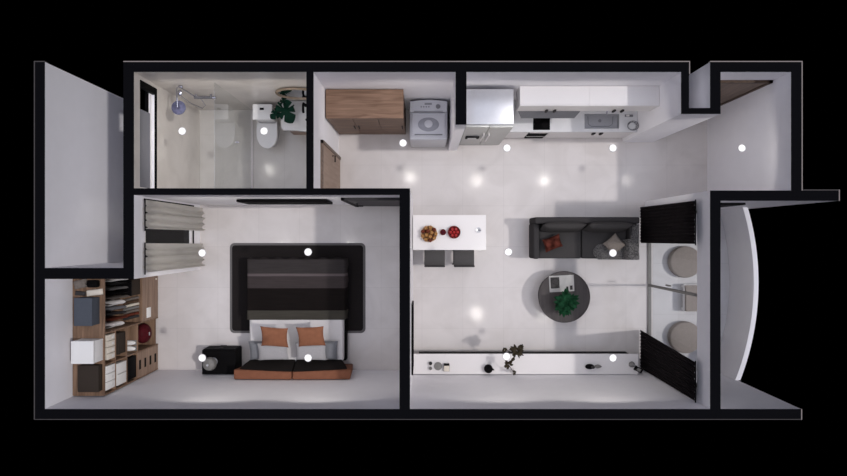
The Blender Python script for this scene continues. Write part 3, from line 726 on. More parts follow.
def fruit(x, y, z, r, m, label, group, name, cat):
    t = thing(name, label, cat, (x, y, z), group)
    b = B(); n = 14
    b.lathe(x, y, [(r * 0.25, z - r * 0.85), (r * 0.75, z - r * 0.62), (r, z), (r * 0.86, z + r * 0.5), (r * 0.45, z + r * 0.82), (r * 0.08, z + r * 0.68)], n)
    b.build('flesh', m, t)
    B().tube([(x, y, z + r * 0.66), (x + 0.003, y + 0.002, z + r * 1.05)], r * 0.07, 5).build('stalk', 'soil', t)
bowl(0.10, 0.075, 0.15, 0.06, 'bowl', 'pale wooden bowl heaped with golden and brown fruit', iz)
r_ = 0.036
spots = [(0.10, 0.075, 0)] + [(0.10 + 0.074 * math.cos(PI / 3 * k + 0.3), 0.075 + 0.074 * math.sin(PI / 3 * k + 0.3), 0) for k in range(6)]
for k, (x, y, _) in enumerate(spots):
    gold = k in (0, 2, 4, 5)
    fruit(x, y, iz + 0.020 + r_ * 0.87, r_, 'fruit_gold' if gold else 'fruit_brown', 'round golden fruit in the lower layer of the pale wooden bowl' if gold else 'round reddish brown fruit in the lower layer of the pale wooden bowl', 'fruit in the wooden bowl' + (' golden' if gold else ' brown'), 'fruit', 'fruit')
for k in range(9):
    a = 2 * PI * k / 9; gold = k % 3 != 1
    fruit(0.10 + 0.119 * math.cos(a), 0.075 + 0.119 * math.sin(a), iz + 0.093, 0.0355, 'fruit_gold' if gold else 'fruit_brown', 'golden fruit on the outer ring of the pale wooden bowl' if gold else 'reddish brown fruit on the outer ring of the pale wooden bowl', 'rim fruit' + (' golden' if gold else ' brown'), 'fruit', 'fruit')
for k in range(4):
    a = 2 * PI * k / 4 + 0.4; gold = k != 1
    fruit(0.10 + 0.052 * math.cos(a), 0.075 + 0.052 * math.sin(a), iz + 0.124, 0.0355, 'fruit_gold' if gold else 'fruit_brown', 'golden fruit on top of the heap in the wooden bowl' if gold else 'reddish brown fruit on top of the heap in the wooden bowl', 'top fruit' + (' golden' if gold else ' brown'), 'fruit', 'fruit')
bowl(0.353, 0.105, 0.055, 0.045, 'bowl_red', 'smallest dark red bowl between the two fruit bowls', iz)
for k in range(3):
    a = 2 * PI * k / 3
    fruit(0.353 + 0.023 * math.cos(a), 0.105 + 0.023 * math.sin(a), iz + 0.032, 0.019, 'plum', 'dark plum in the smallest red bowl', 'plums in the small bowl', 'plum', 'plum')
bowl(0.552, 0.105, 0.115, 0.055, 'bowl_red', 'dark red bowl filled with red apples on the island table', iz)
for k in range(6):
    a = 2 * PI * k / 6
    fruit(0.552 + 0.062 * math.cos(a), 0.105 + 0.062 * math.sin(a), iz + 0.052, 0.0285, 'apple', 'red apple in the ring inside the dark red bowl', 'apples in the red bowl', 'apple', 'apple')
fruit(0.552, 0.105, iz + 0.046, 0.028, 'apple', 'red apple in the middle of the dark red bowl', None, 'apple', 'apple')
t = thing('salt_cellar', 'tiny grey dish with a spoon at the free end of the island table', 'dish', (0.99, 0.145, iz))
B().lathe(0.99, 0.145, [(0.03, iz + 0.001), (0.05, iz + 0.025), (0.044, iz + 0.025), (0.024, iz + 0.01)], 20).build('dish', 'steel', t)
B().tube([(0.99, 0.145, iz + 0.02), (1.04, 0.135, iz + 0.035)], 0.006, 6).build('spoon', 'grey', t)

# ---------------------------------------------------------------- sofa
sx0, sx1, sy0, sy1 = 2.045, 3.985, -0.39, 0.385
t = thing('sofa', 'charcoal two-seat fabric sofa in the living room', 'sofa', ((sx0 + sx1) / 2, 0, 0))
B().box(sx0 + 0.02, sx1 - 0.02, sy0 + 0.015, sy1 - 0.015, 0.10, 0.30, 0.02).build('base', 'sofa', t)
B().box(sx0 + 0.005, sx1 - 0.005, sy1 - 0.12, sy1, 0.11, 0.74, 0.03, 3).build('backrest', 'sofa', t)
for a, c in ((sx0, sx0 + 0.115), (sx1 - 0.15, sx1)): B().box(a, c, sy0, sy1 - 0.11, 0.10, 0.60, 0.035, 3).build('arm', 'sofa', t)
smid = 3.0
smid = 2.985
for a, c in ((sx0 + 0.12, smid - 0.006), (smid + 0.006, sx1 - 0.155)):
    B().box(a, c, sy0 + 0.004, sy1 - 0.13, 0.302, 0.45, 0.035, 3).build('seat_cushion', 'sofa_cushion', t)
    b = B().pillow(((a + c) / 2, 0.2, 0.66), c - a - 0.01, 0.42, 0.15, (1.35, 0, 0), 14, 0.03); b.build('back_cushion', 'sofa_cushion', t)
for x in (sx0 + 0.1, sx1 - 0.1):
    for y in (sy0 + 0.09, sy1 - 0.09): B().cyl(x, y, 0.022, 0, 0.105, 12).build('leg', 'black', t)
tag(B().pillow((2.405, -0.095, 0.575), 0.36, 0.26, 0.15, (0.18, 0.12, 0.35), 14, 0.12).build('cushion', 'rust', loc=(2.405, -0.095, 0.5)), 'dark rust cushion on the sofa beside its west arm', 'cushion')
# throw: draped over seat and east arm
def throw_f(u, v):
    x = 3.28 + 0.72 * u + 0.10 * math.sin(PI * v) * (1 - u) * -1
    xa = sx1 - 0.15
    k2 = min(1, max(0, (x - xa - 0.004) / 0.05)); k2 = k2 * k2 * (3 - 2 * k2)
    y0_, y1_ = -0.405, -0.12 + 0.10 * min(1, max(0, (x - 3.3) / 0.5)) + 0.27 * k2
    y = y0_ + (y1_ - y0_) * v
    k = min(1, max(0, (x - xa + 0.09) / 0.07)); k = k * k * (3 - 2 * k)
    z = 0.485 + k * 0.145 + 0.012 * math.sin(17 * x + 9 * y) + 0.009 * math.sin(29 * y - 8 * x)
    return (x, y, z)
tag(B().sheet(throw_f, 36, 28, 0.014).build('throw_blanket', 'throw', loc=(3.7, -0.15, 0.46)), 'mottled grey knitted throw over the east arm of the sofa', 'blanket')
tag(B().pillow((3.55, -0.12, 0.60), 0.31, 0.31, 0.13, (0.06, -0.06, 0.72), 14, 0.08).build('cushion', 'taupe', loc=(3.55, -0.12, 0.53)), 'taupe knitted cushion lying on the mottled throw', 'cushion')

# ---------------------------------------------------------------- coffee table
ctx, cty, ctr, ctz = 2.67, -1.117, 0.49, 0.40
t = thing('coffee_table', 'round dark drum coffee table south of the sofa', 'table', (ctx, cty, 0))
B().lathe(ctx, cty, [(ctr - 0.01, ctz - 0.04), (ctr, ctz - 0.035), (ctr, ctz - 0.005), (ctr - 0.006, ctz), (ctr - 0.02, ctz), (ctr - 0.024, ctz - 0.006)], 72).build('tabletop', 'tabletop', t)
B().lathe(ctx, cty, [(ctr - 0.09, 0.0), (ctr - 0.06, 0.02), (ctr - 0.05, ctz - 0.041)], 64).build('drum_base', 'darkgrey', t)
t = thing('magazine', 'open magazine lying on the round coffee table', 'magazine', (2.615, -0.86, ctz))
def rotz(b, c, a):
    R = Matrix.Rotation(a, 3, 'Z'); c = Vector(c)
    for v in b.bm.verts: v.co = c + R @ (v.co - c)
    return b
mc = (2.615, -0.862, ctz); ma = 0.05
for k, (a, c) in enumerate(((-0.235, 0.0), (0.0, 0.235))):
    def pg(u, v, a=a, c=c, k=k):
        uu = u if k else 1 - u
        return (mc[0] + a + (c - a) * u, mc[1] - 0.155 + 0.31 * v, ctz + 0.006 + 0.012 * math.sin(PI * (1 - uu)) ** 1 * (1 - uu))
    o = rotz(B().sheet(pg, 10, 2, 0.004), mc, ma).build('page', 'paper', t)
    b = B()
    if k == 0: b.box(mc[0] - 0.21, mc[0] - 0.045, mc[1] - 0.085, mc[1] + 0.125, ctz + 0.0215, ctz + 0.0225)
    else: b.box(mc[0] + 0.08, mc[0] + 0.12, mc[1] - 0.13, mc[1] - 0.06, ctz + 0.0215, ctz + 0.0225).box(mc[0] + 0.15, mc[0] + 0.2, mc[1] - 0.125, mc[1] - 0.045, ctz + 0.0215, ctz + 0.0225)
    rotz(b, mc, ma).build('printed_picture', 'ink', o, False)
def bush(t, x, y, z, n, R, zh, m, wid, seed):
    rnd = random.Random(seed); b = B()
    for k in range(n):
        a = rnd.uniform(0, 2 * PI); e_ = rnd.uniform(0.0, 1.2); L = R * rnd.uniform(0.55, 1.0)
        q_ = rnd.uniform(0.02, 0.45); a2 = a + rnd.uniform(-0.7, 0.7); p0 = Vector((x + q_ * L * math.cos(a2), y + q_ * L * math.sin(a2), z + zh * rnd.uniform(0.3, 0.9)))
        p1 = Vector((x + L * math.cos(a) * math.cos(e_ * 0.6), y + L * math.sin(a) * math.cos(e_ * 0.6), z + zh * rnd.uniform(0.45, 1.0)))
        b.leaf(p0, p1, wid * rnd.uniform(0.7, 1.1), (rnd.uniform(-.3, .3), rnd.uniform(-.3, .3), 1), 0.2)
    return b.build('foliage', m, t)
ppx, ppy = 2.64, -1.20
t = thing('potted_plant', 'bushy green plant on the round coffee table', 'plant', (ppx, ppy, ctz))
B().lathe(ppx, ppy, [(0.05, ctz + 0.001), (0.062, ctz + 0.02), (0.072, ctz + 0.12), (0.064, ctz + 0.12), (0.06, ctz + 0.1)], 28).build('pot', 'darkgrey', t)
B().cyl(ppx, ppy, 0.058, ctz + 0.085, ctz + 0.1, 20).build('soil', 'soil', t)
bush(t, ppx, ppy, ctz + 0.08, 90, 0.27, 0.26, 'leaf', 0.085, 3)

# ---------------------------------------------------------------- console along the south wall
oz, oyf, oyb = 0.43, -2.19, Y(409) + 0.012
ox0, ox1 = X(410) + 0.012, 4.06
t = thing('media_console', 'long low white console along the south living room wall', 'console', ((ox0 + ox1) / 2, -2.38, 0))
B().box(ox0, ox1, oyf, oyb, oz - 0.03, oz, 0.003).build('top_panel', 'white', t, False)
B().box(ox0 + 0.02, ox1 - 0.02, oyf - 0.05, oyb, 0.20, oz - 0.031).build('body', 'white_matte', t, False)
for k in range(4):
    a = ox0 + 0.10; c = 3.90; w_ = (c - a) / 4
    B().box(a + w_ * k + 0.002, a + w_ * (k + 1) - 0.002, oyf - 0.048, oyf - 0.002, 0.17, oz - 0.033, 0.002).build('drawer', 'void', t, False)
B().box(ox0 + 0.3, ox1 - 0.3, oyb - 0.1, oyb - 0.001, 0.12, 0.198).build('wall_mount', 'white_matte', t, False)
def small_vase(x, y, prof, m, label, name='vase', cat='vase'):
    return tag(B().lathe(x, y, [(r, oz + z) for r, z in prof], 24).build(name, m, loc=(x, y, oz)), label, cat)
cvx = X(430.5, oz)
small_vase(cvx, Y(363, oz), [(0.028, 0.001), (0.032, 0.05), (0.027, 0.05), (0.024, 0.02)], 'darkgrey', 'dark cup on the console, further from the wall', 'cup', 'cup')
small_vase(cvx, Y(368, oz), [(0.026, 0.001), (0.030, 0.045), (0.025, 0.045), (0.022, 0.02)], 'grey', 'grey cup on the console, next to the wall', 'cup', 'cup')
small_vase(X(438, oz), Y(366, oz), [(0.05, 0.001), (0.078, 0.015), (0.072, 0.016), (0.05, 0.008), (0.046, 0.0085)], 'grey', 'round grey plate between cups and small box on the console', 'plate', 'plate')
bx_, by_ = X(446.5, oz), Y(367, oz)
t = thing('keepsake_box', 'small pale box with dark lid edge on the console', 'box', (bx_, by_, oz))
B().box(bx_ - 0.055, bx_ + 0.055, by_ - 0.075, by_ + 0.075, oz + 0.001, oz + 0.05, 0.004).build('body', 'grey', t)
B().box(bx_ - 0.05, bx_ + 0.05, by_ - 0.07, by_ + 0.035, oz + 0.051, oz + 0.062, 0.003).build('lid', 'cream', t)
B().box(bx_ - 0.05, bx_ + 0.05, by_ + 0.037, by_ + 0.072, oz + 0.051, oz + 0.06, 0.003).build('clasp', 'black', t)
bvx, bvy = X(488, oz), Y(368, oz)
t = thing('black_teapot', 'black rounded pot with a spout on the console', 'pot', (bvx, bvy, oz))
B().lathe(bvx, bvy, [(0.05, 0.001 + oz), (0.08, oz + 0.04), (0.08, oz + 0.09), (0.04, oz + 0.13), (0.036, oz + 0.13)], 24).build('body', 'black', t)
B().lathe(bvx, bvy, [(0.045, oz + 0.131), (0.03, oz + 0.145), (0.012, oz + 0.15), (0.012, oz + 0.165)], 16).build('lid', 'black', t)
B().tube([(bvx + 0.07, bvy - 0.01, oz + 0.05), (bvx + 0.10, bvy - 0.015, oz + 0.09)], [0.02, 0.012], 10).build('spout', 'black', t)
# branch in a vase
vx_, vy_ = X(512, oz), -2.50
t = thing('branch_vase', 'leaning dark leafy branch in a slim white vase on the console', 'plant', (vx_, vy_, oz))
B().lathe(vx_, vy_, [(0.03, oz + 0.001), (0.042, oz + 0.04), (0.032, oz + 0.14), (0.018, oz + 0.2), (0.024, oz + 0.22)], 20).build('vase', 'white', t)
zt = 1.0
def at(px, py, z): return Vector((X(px, z), Y(py, z), z))
path = [Vector((vx_, vy_, oz + 0.1)), Vector((vx_ - 0.005, vy_ + 0.01, oz + 0.26)), at(508.5, 364.5, 0.85), at(513, 359, 0.95), at(515, 353, 1.02), at(517, 350.5, 1.06), at(521, 347, 1.1)]
b = B(); b.tube(path, 0.006, 6); b.tube([path[4], at(505, 350, 1.0)], 0.004, 5); b.tube([path[2], at(505, 360.5, 0.9)], 0.004, 5); b.build('branch', 'soil', t)
rnd = random.Random(5); b = B()
for c, n_, R in ((path[2], 26, 0.10), (path[5], 44, 0.15), (path[4], 18, 0.09), (at(504.5, 350, 1.0), 12, 0.06), (path[6], 12, 0.06), (path[1] + Vector((0, .01, .03)), 8, 0.05), (path[3], 7, 0.05)):
    for k in range(n_):
        d_ = Vector((rnd.uniform(-1, 1), rnd.uniform(-1, 1), rnd.uniform(-0.6, 0.8))).normalized()
        b.leaf(c + d_ * R * 0.15, c + d_ * R * rnd.uniform(0.6, 1.0), 0.045, (rnd.uniform(-.5, .5), rnd.uniform(-.5, .5), 1), 0.15, 4)
b.build('foliage', 'leaf_olive', t)
# ornaments east
ax, ay = X(589, oz), Y(366, oz)
t = thing('bird_ornament', 'dark bird-shaped ornament in the middle of the east console half', 'ornament', (ax, ay, oz))
B().ell((ax, ay, oz + 0.05), (0.085, 0.05, 0.048), None, 20, 12).build('body', 'black', t)
B().ell((ax + 0.045, ay + 0.0, oz + 0.11), (0.035, 0.03, 0.03), None, 16, 10).build('head', 'darkgrey', t)
ax2 = ax + 0.155
t = thing('shell_ornament', 'grey pointed shell ornament touching the dark bird', 'ornament', (ax2, ay, oz))
B().tube([(ax2 - 0.055, ay, oz + 0.032), (ax2, ay, oz + 0.04), (ax2 + 0.05, ay - 0.003, oz + 0.028), (ax2 + 0.08, ay - 0.006, oz + 0.02)], [0.02, 0.038, 0.024, 0.004], 12).build('shell', 'grey', t)
gx_, gy_ = X(631, oz), Y(364, oz)
tag(B().lathe(gx_, gy_, [(0.035, oz + 0.001), (0.055, oz + 0.03), (0.05, oz + 0.07), (0.028, oz + 0.09), (0.024, oz + 0.088)], 20).build('vase', 'grey', loc=(gx_, gy_, oz)), 'round grey vase on the console beside the black curtain', 'vase')
hx_, hy_ = X(637.5, oz), Y(369, oz)
t = thing('model_car', 'dark elongated toy car at the curtain end of the console', 'toy', (hx_, hy_, oz))
b = B(); b.pillow((hx_, hy_, oz + 0.045), 0.17, 0.085, 0.05, (0, 0, -0.5), 8, 0.02); b.build('car_body', 'black', t)
b = B(); b.pillow((hx_, hy_, oz + 0.077), 0.08, 0.06, 0.03, (0, 0, -0.5), 8, 0.02); b.build('cabin', 'grey', t)
for u in (-0.05, 0.05):
    for v in (-0.032, 0.032):
        c = Vector((hx_, hy_, oz + 0.018)) + Matrix.Rotation(-0.5, 3, 'Z') @ Vector((u, v, 0))
        B().ell(c, (0.017, 0.017, 0.017), None, 10, 6).build('wheel', 'darkgrey', t)

# wall panel on the west wall of the living room
xw = X(410)
t = thing('wall_panel', 'thin black framed panel on the west living room wall near the console', 'panel', (xw + 0.02, -1.7, 1.1))
B().box(xw + 0.004, xw + 0.03, -2.3, -1.12, 1.02, 1.72, 0.003).build('frame', 'black', t, False)
B().box(xw + 0.0302, xw + 0.032, -2.27, -1.15, 1.05, 1.69).build('screen', 'blackglass', t, False)

# ---------------------------------------------------------------- black curtains at the balcony door
def curtain(name, label, x, y0, y1, yb0, yb1, ztop, zbot, folds, amp, m, group, rail=True):
    t = thing(name, label, 'curtain', (x, (y0 + y1) / 2, zbot), group)
    def f(u, v):
        ya, yb_ = y0 + (y1 - y0) * u, yb0 + (yb1 - yb0) * u
        k = 1 - v
        a = amp * (0.75 + 0.25 * math.sin(3.1 * u * folds))
        return (x + a * math.sin(2 * PI * folds * u + 0.4 * math.sin(5 * v)), ya + (yb_ - ya) * k + 0.25 * amp * math.cos(2 * PI * folds * u), zbot + (ztop - zbot) * v)
    B().sheet(f, folds * 12, 10, 0.006).build('cloth', m, t)
    B().tube([(x, y0 - 0.02, ztop + 0.014), (x, y1 + 0.02, ztop + 0.014)], 0.011, 8).build('rod', 'black', t)
    return t
curtain('curtain', 'black curtain at the balcony door beside the sofa', 4.245, -0.095, 0.58, -0.10, 0.60, 2.40, 0.02, 12, 0.011, 'curtain', 'black balcony curtains')
curtain('curtain', 'black curtain at the balcony door over the console end', 4.245, -2.55, -1.94, -2.55, -1.80, 2.40, 0.02, 12, 0.011, 'curtain', 'black balcony curtains')

# ---------------------------------------------------------------- balcony furniture
def pouf(x, y, label):
    t = thing('round_pouf', label, 'pouf', (x, y, 0), 'round poufs on the balcony')
    B().lathe(x, y, [(0.29, 0.0), (0.305, 0.02), (0.308, 0.10), (0.30, 0.12)], 48).build('body', 'pouf', t)
    B().lathe(x, y, [(0.295, 0.121), (0.305, 0.135), (0.30, 0.16), (0.27, 0.178), (0.1, 0.184)], 48).build('cushion', 'pouf', t)
    return t
p1 = pouf(5.08, -0.465, 'round taupe pouf on the balcony nearer the foyer wall')
dup(p1, (5.08, -1.93, 0), 0, 'round taupe pouf on the balcony partly behind the black curtain')
t = thing('balcony_table', 'low square taupe table between the balcony poufs', 'table', (5.29, -1.16, 0))
B().box(5.04, 5.54, -1.41, -0.91, 0.185, 0.25, 0.006).build('tabletop', 'pouf', t, False)
B().box(5.025, 5.555, -1.425, -0.895, 0.13, 0.184, 0.004).build('apron', 'white', t, False)
for x in (5.07, 5.51):
    for y in (-1.38, -0.94): B().box(x - 0.02, x + 0.02, y - 0.02, y + 0.02, 0, 0.129).build('leg', 'white', t, False)

# ---------------------------------------------------------------- bedroom
t = thing('rug', 'dark charcoal rug with grey border under the bed', 'rug', (-2.47, -0.98, 0))
rx0, rx1, ry0, ry1 = X(230, 0), X(365.5, 0), Y(333, 0), Y(243, 0)
def rrect(x0, x1, y0, y1, r, n=6):
    pts = []
    for cx, cy, a0 in ((x1 - r, y1 - r, 0), (x0 + r, y1 - r, PI / 2), (x0 + r, y0 + r, PI), (x1 - r, y0 + r, 3 * PI / 2)):
        pts += [(cx + r * math.cos(a0 + PI / 2 * k / n), cy + r * math.sin(a0 + PI / 2 * k / n)) for k in range(n + 1)]
    return pts
B().prism(rrect(rx0, rx1, ry0, ry1, 0.09), 2, 0.001, 0.010).build('border', 'rugedge', t, False)
B().prism(rrect(rx0 + 0.045, rx1 - 0.045, ry0 + 0.045, ry1 - 0.045, 0.06), 2, 0.0101, 0.014).build('pile', 'rug', t, False)
# bed
mx0, mx1, my0, my1 = -3.275, -1.51, -2.33, -0.44
t = thing('bed', 'double bed with white sheet and brown leather headboard', 'bed', ((mx0 + mx1) / 2, -1.4, 0.014))
B().box(mx0 - 0.03, mx1 + 0.03, my0 - 0.02, my1 + 0.03, 0.05, 0.27, 0.015).build('base', 'bedbase', t)
for x in (mx0 + 0.08, mx1 - 0.08):
    for y in (my0 + 0.08, my1 - 0.08): B().cyl(x, y, 0.03, 0.015, 0.06, 12).build('leg', 'bedbase', t)
B().box(mx0, mx1, my0, my1, 0.272, 0.50, 0.05, 4).build('mattress', 'sheet', t)
hm = (mx0 + mx1) / 2
for s_ in (-1, 1):
    xi = hm + s_ * 0.008
    # black sloping back cushion, narrower at the mattress, flaring to the rear
    lo = [(xi, -2.27, 0.50), (hm + s_ * 0.86, -2.27, 0.50), (hm + s_ * 1.0, -2.53, 0.42), (xi, -2.53, 0.42)]
    hi = [(xi, -2.34, 0.66), (hm + s_ * 0.90, -2.34, 0.64), (hm + s_ * 1.03, -2.43, 0.84), (xi, -2.43, 0.86)]
    b = B().hexa(lo, hi)
    bmesh.ops.bevel(b.bm, geom=b.bm.edges[:], offset=0.025, segments=3, profile=0.5, affect='EDGES')
    b.build('back_cushion', 'blackfab', t)
    lo = [(xi, -2.44, 0.1), (hm + s_ * 1.02, -2.44, 0.1), (hm + s_ * 1.02, -2.57, 0.1), (xi, -2.57, 0.1)]
    hi = [(xi, -2.435, 0.87), (hm + s_ * 1.075, -2.40, 0.82), (hm + s_ * 1.06, -2.572, 0.86), (xi, -2.572, 0.88)]
    b = B().hexa(lo, hi)
    bmesh.ops.bevel(b.bm, geom=b.bm.edges[:], offset=0.022, segments=3, profile=0.5, affect='EDGES')
    b.build('headboard', 'leatherhb', t)
# blanket draped over the foot half
bz = 0.506
def blanket(u, v):
    prof = []
    s = u
    x0, x1 = mx0 - 0.035, mx1 + 0.035
    drop = 0.3; wtop = x1 - x0; L = wtop + 2 * drop
    d_ = s * L
    if d_ < drop: x, z = x0 - 0.02 * (1 - d_ / drop), bz - (drop - d_)
    elif d_ > drop + wtop: x, z = x1 + 0.02 * ((d_ - drop - wtop) / drop), bz - (d_ - drop - wtop)
    else: x, z = x0 + d_ - drop, bz
    Ly = 1.135 + 0.28; e_ = v * Ly
    if e_ < 0.28:
        y = my1 + 0.04 + 0.015 * (1 - e_ / 0.28); z = min(z, bz - (0.28 - e_))
    else: y = my1 + 0.04 - (e_ - 0.28)
    z += 0.006 * math.sin(9 * x + 4 * y) * (1 if z > bz - 0.02 else 0) + (0.006 if z > bz - 0.01 else 0)
    if z < bz - 0.03: x += 0.008 * math.sin(22 * y) * (1 if abs(x - hm) > 0.7 else 0); y += 0.008 * math.sin(22 * x) * (1 if e_ < 0.28 else 0)
    return (x, y, z)
o = B().sheet(blanket, 60, 40, 0.012).build('blanket', 'duvet', loc=(0, 0, 0))
tag(o, 'dark banded blanket over the foot half of the bed', 'blanket')
# pillows and cushions
def pil(name, c, w, d, h, rot, m, label, cat, pinch=0.06):
    tag(B().pillow(c, w, d, h, rot, 14, pinch).build(name, m, loc=c), label, cat)
def bp(px, py, z): return (X(px, z), Y(py, z), z)
pil('pillow', bp(264, 350, 0.60), 0.55, 0.36, 0.15, (0.15, 0, 0.05), 'pillow_dark', 'mid grey pillow at the nightstand side, lying flat', 'pillow')
pil('pillow', bp(323, 350, 0.60), 0.55, 0.36, 0.15, (0.15, 0, -0.04), 'pillow_dark', 'mid grey pillow at the east side of the bed, lying flat', 'pillow')
pil('pillow', bp(273, 351.5, 0.755), 0.56, 0.34, 0.14, (0.25, 0, 0.02), 'pillow', 'pale grey pillow stacked on the pillow at the nightstand side', 'pillow')
pil('pillow', bp(311, 351.5, 0.755), 0.56, 0.34, 0.14, (0.25, 0, -0.02), 'pillow', 'pale grey pillow stacked on the east pillow of the bed', 'pillow')
pil('cushion', bp(274.5, 337, 0.94), 0.50, 0.42, 0.12, (0.42, 0, -0.07), 'leather', 'tan square cushion nearer the nightstand', 'cushion', 0.10)
pil('cushion', bp(311, 336.5, 0.925), 0.50, 0.42, 0.12, (0.42, 0, 0.04), 'leather', 'tan square cushion on the east half of the bed', 'cushion', 0.10)
# nightstand and lamp
nx0, nx1, ny0, ny1, nz = -4.18, -3.55, -2.572, -2.10, 0.44
t = thing('nightstand', 'black nightstand beside the bed', 'nightstand', ((nx0 + nx1) / 2, -2.33, 0))
B().box(nx0, nx1, ny0, ny1 - 0.02, 0.04, nz, 0.004).build('body', 'black', t, False)
for k in range(2):
    o = B().box(nx0 + 0.01, nx1 - 0.01, ny1 - 0.019, ny1, 0.06 + 0.185 * k, 0.235 + 0.185 * k, 0.003).build('drawer', 'black', t, False)
    B().tube([((nx0 + nx1) / 2 - 0.06, ny1 + 0.02, 0.15 + 0.185 * k), ((nx0 + nx1) / 2 + 0.06, ny1 + 0.02, 0.15 + 0.185 * k)], 0.007, 8).build('handle', 'darkgrey', o)
for x in (nx0 + 0.05, nx1 - 0.05):
    for y in (ny0 + 0.05, ny1 - 0.07): B().cyl(x, y, 0.016, 0, 0.041, 10).build('leg', 'black', t)
lx, ly = X(209.5, 0.66), Y(364, 0.66)
t = thing('table_lamp', 'grey globe table lamp on the black nightstand', 'lamp', (lx, ly, nz))
B().lathe(lx, ly, [(0.075, nz + 0.001), (0.08, nz + 0.012), (0.02, nz + 0.025), (0.012, nz + 0.10)], 28).build('base', 'steel_dark', t)
B().lathe(lx, ly, [(0.04, nz + 0.101), (0.11, nz + 0.15), (0.128, nz + 0.21), (0.105, nz + 0.28), (0.05, nz + 0.315), (0.02, nz + 0.32)], 32).build('shade', 'smoke', t)
B().cyl(lx, ly, 0.02, nz + 0.321, nz + 0.335, 14).build('finial', 'steel', t)
# television
t = thing('television', 'wide flat black television on the north bedroom wall', 'television', (-2.36, yb - 0.04, 1.0))
B().box(-3.10, -1.61, yb - 0.055, yb - 0.012, 1.12, 1.84, 0.008).build('casing', 'black', t)
B().box(-3.085, -1.625, yb - 0.057, yb - 0.0552, 1.14, 1.825).build('screen', 'blackglass', t, False)
B().box(-2.6, -2.1, yb - 0.0115, yb - 0.002, 1.2, 1.6).build('wall_mount', 'darkgrey', t, False)
# linen curtains
curtain('curtain', 'pale linen curtain at the bedroom window next to the bathroom wall', -4.30, 0.13, 0.585, 0.13, 0.57, 2.50, 0.03, 4, 0.042, 'linen', 'linen bedroom curtains')
curtain('curtain', 'pale linen curtain at the bedroom window next to the wardrobe', -4.30, -0.545, -0.09, -0.56, -0.12, 2.50, 0.03, 4, 0.042, 'linen', 'linen bedroom curtains')

# ---------------------------------------------------------------- wardrobe
qx0, qx1, qy0, qy1, qz = X(45) + 0.012, -5.20, -2.572, Y(279) - 0.012, 2.0
T = 0.02
t = thing('wardrobe', 'open oak wardrobe filling the west bedroom nook', 'wardrobe', ((qx0 + qx1) / 2, -1.6, 0))
ym, yd = -1.56, -2.08
B().box(qx0, qx1, qy0, qy1, qz - 0.03, qz).build('top_panel', 'oak', t, False)
B().box(qx0, qx0 + 0.01, qy0 + T, qy1 - T, 0.0, qz - 0.031).build('back_panel', 'oak_dark', t, False)
for a in (qy0, qy1 - T): B().box(qx0, qx1, a, a + T, 0, qz - 0.031).build('side_panel', 'oak', t, False)
B().box(qx0 + 0.011, qx1, ym - T / 2, ym + T / 2, 0.0, qz - 0.031).build('divider', 'oak', t, False)
B().box(qx0 + 0.011, qx1, yd - T / 2, yd + T / 2, 0.0, qz - 0.031).build('divider', 'oak', t, False)
ymn, ymx = ym + T / 2 + 0.001, qy1 - T - 0.001      # north bay
yc0, yc1 = yd + T / 2 + 0.001, ym - T / 2 - 0.001   # middle bay
ye0, ye1 = qy0 + T + 0.001, yd - T / 2 - 0.001      # south bay
def shelf(y0, y1, z, x1=None): B().box(qx0 + 0.011, (x1 or qx1) - 0.002, y0, y1, z - T, z).build('shelf', 'oak', t, False)
shelf(ymn, ymx, 0.69)
for z in (1.64, 1.25, 0.85, 0.12): shelf(yc0, yc1, z)
for z in (1.64, 1.25, 0.88): shelf(ye0, ye1, z)
def drawer(y0, y1, z0, z1, style):
    o = B().box(qx0 + 0.05, qx1 + 0.004, y0 + 0.003, y1 - 0.003, z0 + 0.002, z1 - 0.002, 0.002).build('drawer', 'oak_light', t, False)
    yc = (y0 + y1) / 2; zc_ = (z0 + z1) / 2
    if style == 'slot': B().box(qx1 + 0.003, qx1 + 0.0065, yc - 0.085, yc + 0.085, zc_ - 0.02, zc_ + 0.05).build('slot_handle', 'void', o, False)
    elif z0 < 0.1: B().ell((qx1 + 0.016, y1 - 0.14, zc_), (0.015, 0.018, 0.018)).build('knob', 'cream', o)
for k in range(4): drawer(ye0, ye1, 0.02 + 0.21 * k, 0.02 + 0.21 * (k + 1), 'slot')
for k in range(3): drawer(ymn, ymx, 0.02 + 0.214 * k, 0.02 + 0.214 * (k + 1), 'knob')
B().tube([((qx0 + qx1) / 2 + 0.02, ymn, 1.88), ((qx0 + qx1) / 2 + 0.02, ymx, 1.88)], 0.012, 10).build('clothes_rail', 'steel_dark', t)
# clothes on hangers
RXm = (qx0 + qx1) / 2 + 0.02
def garment(y, th, L, m, label, wdt=0.22, sleeve=True):
    t = thing('hanging_garment', label, 'garment', (RXm, y, 1.8), 'clothes on the wardrobe rail')
    b = B(); zt_ = 1.80
    n = 14
    def f(side):
        def g(u, v):
            x = -1 + 2 * u
            shoulder = zt_ - 0.09 * abs(x) ** 1.3
            z = shoulder - v * (L - 0.02 * math.sin(6 * x))
            wv = wdt * (1 - 0.10 * math.sin(PI * v))
            yy = th * (0.35 + 0.65 * min(1, v * 3)) * (1 - abs(x) ** 6) + 0.006 * math.sin(11 * x + 5 * v)
            return (RXm + x * wv, y + side * max(0.003, yy / 2), z)
        return g
    b.sheet(f(1), n, 10); b.sheet(f(-1), n, 10)
    es = [e_ for e_ in b.bm.edges if e_.is_boundary]
    bmesh.ops.remove_doubles(b.bm, verts=b.bm.verts[:], dist=0.008)
    b.build('cloth', m, t)
    B().tube([(RXm, y, 1.795), (RXm, y, 1.848), (RXm + 0.024, y, 1.866), (RXm + 0.024, y, 1.892), (RXm, y, 1.907), (RXm - 0.019, y, 1.898)], 0.003, 5).build('hanger_hook', 'steel_dark', t)
